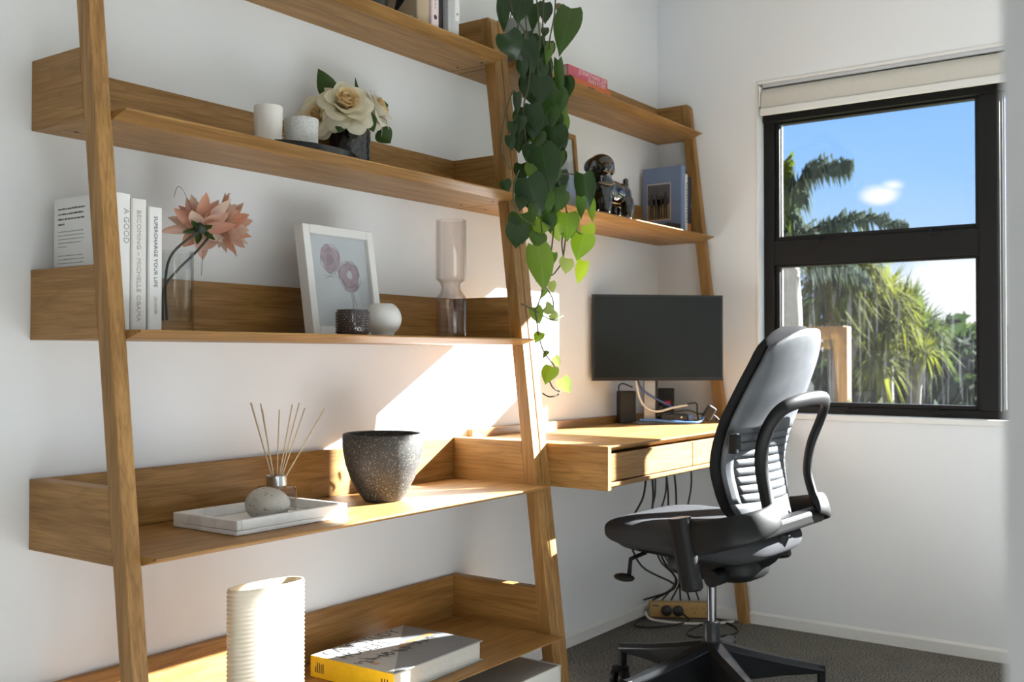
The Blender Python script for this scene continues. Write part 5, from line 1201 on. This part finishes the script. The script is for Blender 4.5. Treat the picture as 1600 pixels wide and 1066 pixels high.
# upholstered front, a pad that follows the shell
pad = MB()
def PF(u_, v_):
    a = 2 * pi * u_
    # closed ring section around the pad at height v
    z = .552 + (1.062 - .552) * v_
    w = interp(z, PW) + .006
    if z > 1.0: w *= max(.30, (1 - ((z - 1.0) / .064) ** 2.4 * .70))
    c_, s_ = cos(a), sin(a)
    x = w * math.copysign(abs(c_) ** .45, c_)
    th = .017 if 0.02 < v_ < .98 else .004
    u = x / max(w, 1e-4)
    y = interp(z, PY) + .040 * abs(u) ** 2.2 + .022 + th * math.copysign(abs(s_) ** .6, s_)
    return (x, y, z)
pad.grid(PF, 40, 30, True)
n0 = 40
pad.f.append(tuple(range(n0))[::-1]); pad.m.append(0); pad.f.append(tuple(range(29 * n0, 30 * n0))); pad.m.append(0)
pad.build('back_cushion', plain('black_back_fabric', (0.016, 0.016, 0.017), .95, bump=.5, bscale=900, spec=.1), ch, smooth=60)
MB().box(-.226, -.196, -.185, -.160, .735, .785).xf(Matrix.Identity(4)).build('lumbar_slider', cb, ch, bevel=.005, segs=2)
# hoop that carries the back
hp = catmull([(-.150, -.246, .560), (-.128, -.222, .620), (-.118, -.204, .690), (-.118, -.206, .750), (-.118, -.226, .805), (-.100, -.252, .846), (-.040, -.276, .866), (.040, -.284, .872), (.120, -.278, .868), (.182, -.258, .850),
              (.206, -.232, .800), (.208, -.204, .730), (.204, -.196, .660), (.196, -.214, .600), (.185, -.236, .560)], 5)
MB().tube(hp, .0165, 12, flat=(.75, 1.15)).build('back_hoop', cb, ch, smooth=True)
for sx_ in (-1, 1):
    pts = [(sx_ * .280, -.085, .522), (sx_ * .283, -.130, .530), (sx_ * .272, -.190, .545), (sx_ * .235, -.236, .560), (sx_ * .180, -.256, .572), (sx_ * .135, -.252, .580)]
    MB().tube(catmull(pts, 5), [.045 - .014 * i / 25 for i in range(26)], 16, flat=(1.0, .24)).build('arm_bracket', cb, ch, smooth=50)
    MB().tube([(sx_ * .285, -.056, .572), (sx_ * .283, -.064, .520), (sx_ * .278, -.082, .420), (sx_ * .276, -.087, .394), (sx_ * .276, -.088, .388)], [.029, .0295, .0300, .0290, .022], 24, flat=(.85, 1.0)).build('arm_sleeve', cb, ch, smooth=40)
MB().box(-.20, .20, -.250, -.205, .520, .560).build('back_carrier', cb, ch, bevel=.012, segs=3)
MB().tube(catmull([(0, -.200, .52), (0, -.165, .455), (0, -.10, .425)], 6), [.034] * 13, 12, flat=(.5, 1)).build('carrier_arm', cb, ch, smooth=True)
# ------------------------------------------------------------------ garden beyond the window
def rnd_dir(r, zmin=-.4):
    while True:
        v = Vector((r.uniform(-1, 1), r.uniform(-1, 1), r.uniform(zmin, 1)))
        if .1 < v.length < 1: return v.normalized()
GL = {'yellow': leafmat('yellow_green_foliage', (0.075, 0.085, 0.010), (0.12, 0.13, 0.012), .9, spec=.1), 'mid': leafmat('mid_green_foliage', (0.045, 0.060, 0.012), (0.06, 0.085, 0.012), .9, spec=.1),
      'dark': leafmat('dark_green_foliage', (0.016, 0.026, 0.010), (0.02, 0.035, 0.01), .9, spec=.1), 'blue': leafmat('grey_green_foliage', (0.052, 0.064, 0.050), (0.045, 0.06, 0.045), .9, spec=.1), 'pale': leafmat('pale_silver_foliage', (0.075, 0.090, 0.050), (0.08, 0.10, 0.05), .9, spec=.1)}
bark = plain('grey_bark', (0.10, 0.09, 0.08), .9, noise=.4, nscale=20); barkp = plain('pale_bark', (0.20, 0.18, 0.16), .9, noise=.3, nscale=20)
def blades(m, c, n, L, w, r, zmin=-.5, droop=.5):
    """rosette of strap leaves"""
    for i in range(n):
        d = rnd_dir(r, zmin); l_ = L * r.uniform(.6, 1.1)
        sd = d.cross(Vector((0, 0, 1)));
        if sd.length < .01: sd = Vector((1, 0, 0))
        sd.normalize(); p0 = Vector(c) + d * .05 * L; p1 = p0 + d * l_ * .55; p2 = p0 + d * l_ + Vector((0, 0, -droop * l_ * (1 - d.z) * .6))
        hw_ = w * r.uniform(.6, 1.2)
        m.add([p0 - sd * hw_ * .4, p0 + sd * hw_ * .4, p1 + sd * hw_, p1 - sd * hw_, p2], [(0, 1, 2, 3), (3, 2, 4)])
def cards(m, c, rad, n, s, r):
    """loose leaf cloud"""
    for i in range(n):
        d = rnd_dir(r, -.8); k = r.uniform(.35, 1.0) ** .5
        p = Vector(c) + Vector((d.x * rad[0], d.y * rad[1], d.z * rad[2])) * k
        a = rnd_dir(r, -1) * s * r.uniform(.6, 1.3); b = rnd_dir(r, -1).cross(a).normalized() * s * .5
        m.add([p - a, p + b, p + a, p - b], [(0, 1, 2, 3)])
def tree(name, label, base, trunk, crowns, mat, kind, trunk_mat=bark, tr=.07, seed=1, cat='tree', group='plants in the garden outside'):
    r = random.Random(seed); t = thing(name, label, cat, base, group=group); o = Vector(base)
    if trunk:
        for pts in trunk: MB().tube([Vector(p) - o for p in catmull(pts, 5)], tr, 8).build('trunk', trunk_mat, t, smooth=True)
    m = MB()
    for c in crowns:
        if kind == 'blade': blades(m, Vector(c[:3]) - o, c[3], c[4], c[5], r)
        else: cards(m, Vector(c[:3]) - o, c[3], c[4], c[5], r)
    f = m.build('foliage', mat, t); f['kind'] = 'stuff'
    return t
GZ = -.12
# strappy yellow-green cabbage trees in the middle
def clump(cs, L, w, n): return [(c[0], c[1], c[2], n, L, w) for c in cs]
tree('cabbage_tree', 'yellow-green strappy cabbage tree behind the timber post outside', (7.7, 1.00, GZ), [[(7.7, 1.0, GZ), (7.62, .98, .6), (7.45, .96, 1.5)], [(7.65, 1.0, .5), (7.75, .88, 1.1), (7.95, .85, 1.4)]],
     clump(((7.40, 1.00, 1.44), (7.45, .92, 1.66), (7.55, .86, 1.52), (7.80, .86, 1.40), (7.55, .98, 1.24), (7.75, .80, 1.62), (7.62, .74, 1.74), (7.38, 1.08, 1.62), (7.9, .98, 1.64)), .34, .012, 170), GL['yellow'], 'blade', tr=.06, seed=2)
tree('cabbage_tree', 'second yellow-green cabbage tree with drooping skirt, centre of the window', (8.35, .72, GZ), [[(8.35, .72, GZ), (8.30, .75, .7), (8.2, .70, 1.45)]],
     clump(((8.15, .72, 1.52), (8.10, .80, 1.36), (8.25, .64, 1.38), (8.1, .78, 1.10), (8.15, .68, 1.22), (8.00, .74, .92)), .36, .013, 170), GL['yellow'], 'blade', tr=.06, seed=3)
tree('cabbage_tree', 'brown-headed cabbage tree right of centre outside', (9.3, .78, GZ), [[(9.3, .78, GZ), (9.30, .80, .8), (9.27, .81, 1.4)]],
     clump(((9.27, .81, 1.42), (9.15, .66, 1.26), (9.2, .92, 1.22), (9.1, .60, 1.06)), .36, .014, 170), GL['mid'], 'blade', tr=.06, seed=4)
tree('garden_tree', 'dark leafy tree behind the cabbage trees outside', (10.2, 1.6, GZ), [[(10.2, 1.6, GZ), (10.2, 1.6, .9)]],
     [(10.0, 1.7, .95, (.9, 1.0, .75), 900, .11), (10.2, .9, .85, (.8, .8, .6), 700, .11)], GL['dark'], 'card', seed=5)
tree('garden_tree', 'grey-green bushy tree at the right of the window view', (10.9, .62, GZ), [[(10.9, .62, GZ), (10.9, .62, .8)]],
     [(10.6, .78, .90, (.5, .50, .42), 900, .07), (10.9, .42, .80, (.6, .6, .36), 900, .07), (10.4, 1.0, 1.06, (.4, .4, .28), 500, .07)], GL['blue'], 'card', seed=6)
tree('garden_tree', 'rounded green shrub tree beyond the grey-green bush', (12.6, 1.4, GZ), [[(12.6, 1.4, GZ), (12.6, 1.4, .8)]],
     [(12.4, 1.0, .85, (.9, 1.3, .55), 1200, .10), (12.9, .1, .70, (.8, 1.0, .50), 900, .10)], GL['mid'], 'card', seed=7)
tree('slender_sapling', 'slender pale-trunked sapling in front of the dark bushes', (8.29, .48, GZ), [[(8.29, .48, GZ), (8.29, .48, .6), (8.34, .44, .98)]],
     [(8.34, .44, 1.02, 60, .22, .014)], GL['yellow'], 'blade', barkp, .022, seed=8)
# broad palm at the left with hanging fronds
pal = thing('palm_tree', 'tall palm with hanging grey-green fronds at the left of the window', 'palm', (6.2, .84, GZ), group='plants in the garden outside'); po_ = Vector((6.2, .84, GZ))
MB().tube([Vector(p) - po_ for p in catmull([(6.22, .84, GZ), (6.21, .83, .6), (6.16, .82, 1.25), (6.10, .84, 1.9)], 5)], [.085] * 16, 12).build('trunk', barkp, pal, smooth=True)
def frond(pts, n, L, seed, mat, dn=1.0):
    r = random.Random(seed); P_ = catmull(pts, 8); rib = MB().tube([p - po_ for p in P_], [.012 * (1 - .8 * i / (len(P_) - 1)) for i in range(len(P_))], 5).build('frond', bark, pal)
    m = MB()
    for i in range(n):
        t_ = r.uniform(.03, 1) * (len(P_) - 1); k = min(int(t_), len(P_) - 2)
        p = P_[k].lerp(P_[k + 1], t_ - k); tg = (P_[k + 1] - P_[k]).normalized()
        sd = tg.cross(Vector((0, 0, 1))).normalized() * r.choice((-1, 1))
        taper = 1 - .65 * (t_ / (len(P_) - 1)) ** 2
        e1 = p + (tg * .35 + sd * .55 + Vector((0, 0, r.uniform(-.75, .55)))) * L * taper * r.uniform(.5, .8)
        e2 = e1 + (tg * .2 + sd * .15 + Vector((0, 0, -dn))) * L * taper * .55
        w_ = Vector((0, 0, .012)) + tg * .008
        m.add([p - w_ - po_, p + w_ - po_, e1 + w_ * .9 - po_, e1 - w_ * .9 - po_, e2 - po_], [(0, 1, 2, 3), (3, 2, 4)])
    lf_ = m.build('leaflets', mat, rib); lf_['kind'] = 'stuff'
frond([(6.10, .84, 1.9), (5.78, .66, 2.10), (5.80, .52, 2.25), (5.92, .32, 2.26)], 260, .26, 1, GL['blue'])
frond([(6.10, .84, 1.9), (5.86, .52, 1.84), (5.98, .28, 1.93), (6.14, .02, 1.86)], 260, .22, 2, GL['blue'])
frond([(6.10, .84, 1.9), (5.85, .78, 2.25), (5.70, .72, 2.2), (5.66, .66, 1.85)], 260, .26, 3, GL['mid'])
frond([(6.10, .84, 1.9), (6.2, .70, 1.70), (6.25, .50, 1.66), (6.3, .30, 1.52)], 200, .22, 4, GL['blue'])
frond([(6.10, .84, 1.9), (6.3, 1.10, 2.1), (6.4, 1.3, 2.0), (6.5, 1.5, 1.6)], 140, .26, 5, GL['mid'])
# timber pergola frame
tim = plain('weathered_orange_timber', (0.150, 0.075, 0.022), .8, noise=.2, nscale=12)
pg_ = thing('timber_frame', 'orange-brown timber post and beam standing in the garden', 'timber frame', (6.71, .62, GZ))
MB().box(-.048, .048, -.048, .048, 0, 1.32).build('post', tim, pg_, bevel=.004)
MB().box(-.045, .045, -.02, 1.30, 1.225, 1.325).build('beam', tim, pg_, bevel=.004)
MB().box(-.050, .050, .50, .60, 0, 1.22).build('post', tim, pg_, bevel=.004)
# low shrubs along the foot of the view
for i, (x, y, z, s_, mt_, lab) in enumerate(((5.95, .42, .60, .26, 'pale', 'leftmost pale silver shrub low outside the window'), (6.08, .14, .56, .30, 'pale', 'middle pale silver shrub low outside the window'), (6.25, -.10, .54, .30, 'blue', 'grey-green shrub low outside the right half of the window'), (6.4, -.36, .50, .28, 'yellow', 'small yellow-green shrub at the lower right of the window'), (5.6, .62, .55, .24, 'mid', 'small green shrub low behind the chair back outside'))):
    tree('shrub', lab, (x, y, GZ), None, [(x, y, z - .26, (s_ * 1.1, s_ * 1.1, s_ * 1.25), 420, .05)], GL[mt_], 'card', seed=20 + i, cat='shrub')
hd = MB(); r = random.Random(40)
cards(hd, (17, 2.5, .3), (1.2, 8, .75), 2600, .20, r)
o = hd.build('hedge', GL['dark'], origin=(17, 2.5, GZ)); tag(o, 'dark hedge along the far end of the garden', 'hedge')
o['kind'] = 'stuff'
# ------------------------------------------------------------------ rug added out of view to bounce sun onto the shelves
wool = plain('pale_grey_bounce_rug', (0.55, 0.565, 0.58), .95, noise=.06, nscale=90, bump=.5, bscale=260, spec=.1)
o = MB().box(-0.90, 0.90, -0.72, 0.72, 0.0005, 0.014).build('reflector', wool, bevel=.005, segs=2)
o.location = (0.55, -2.00, 0)
tag(o, 'pale grey wool rug spread on the carpet out of view, added to bounce sunlight', 'reflector')
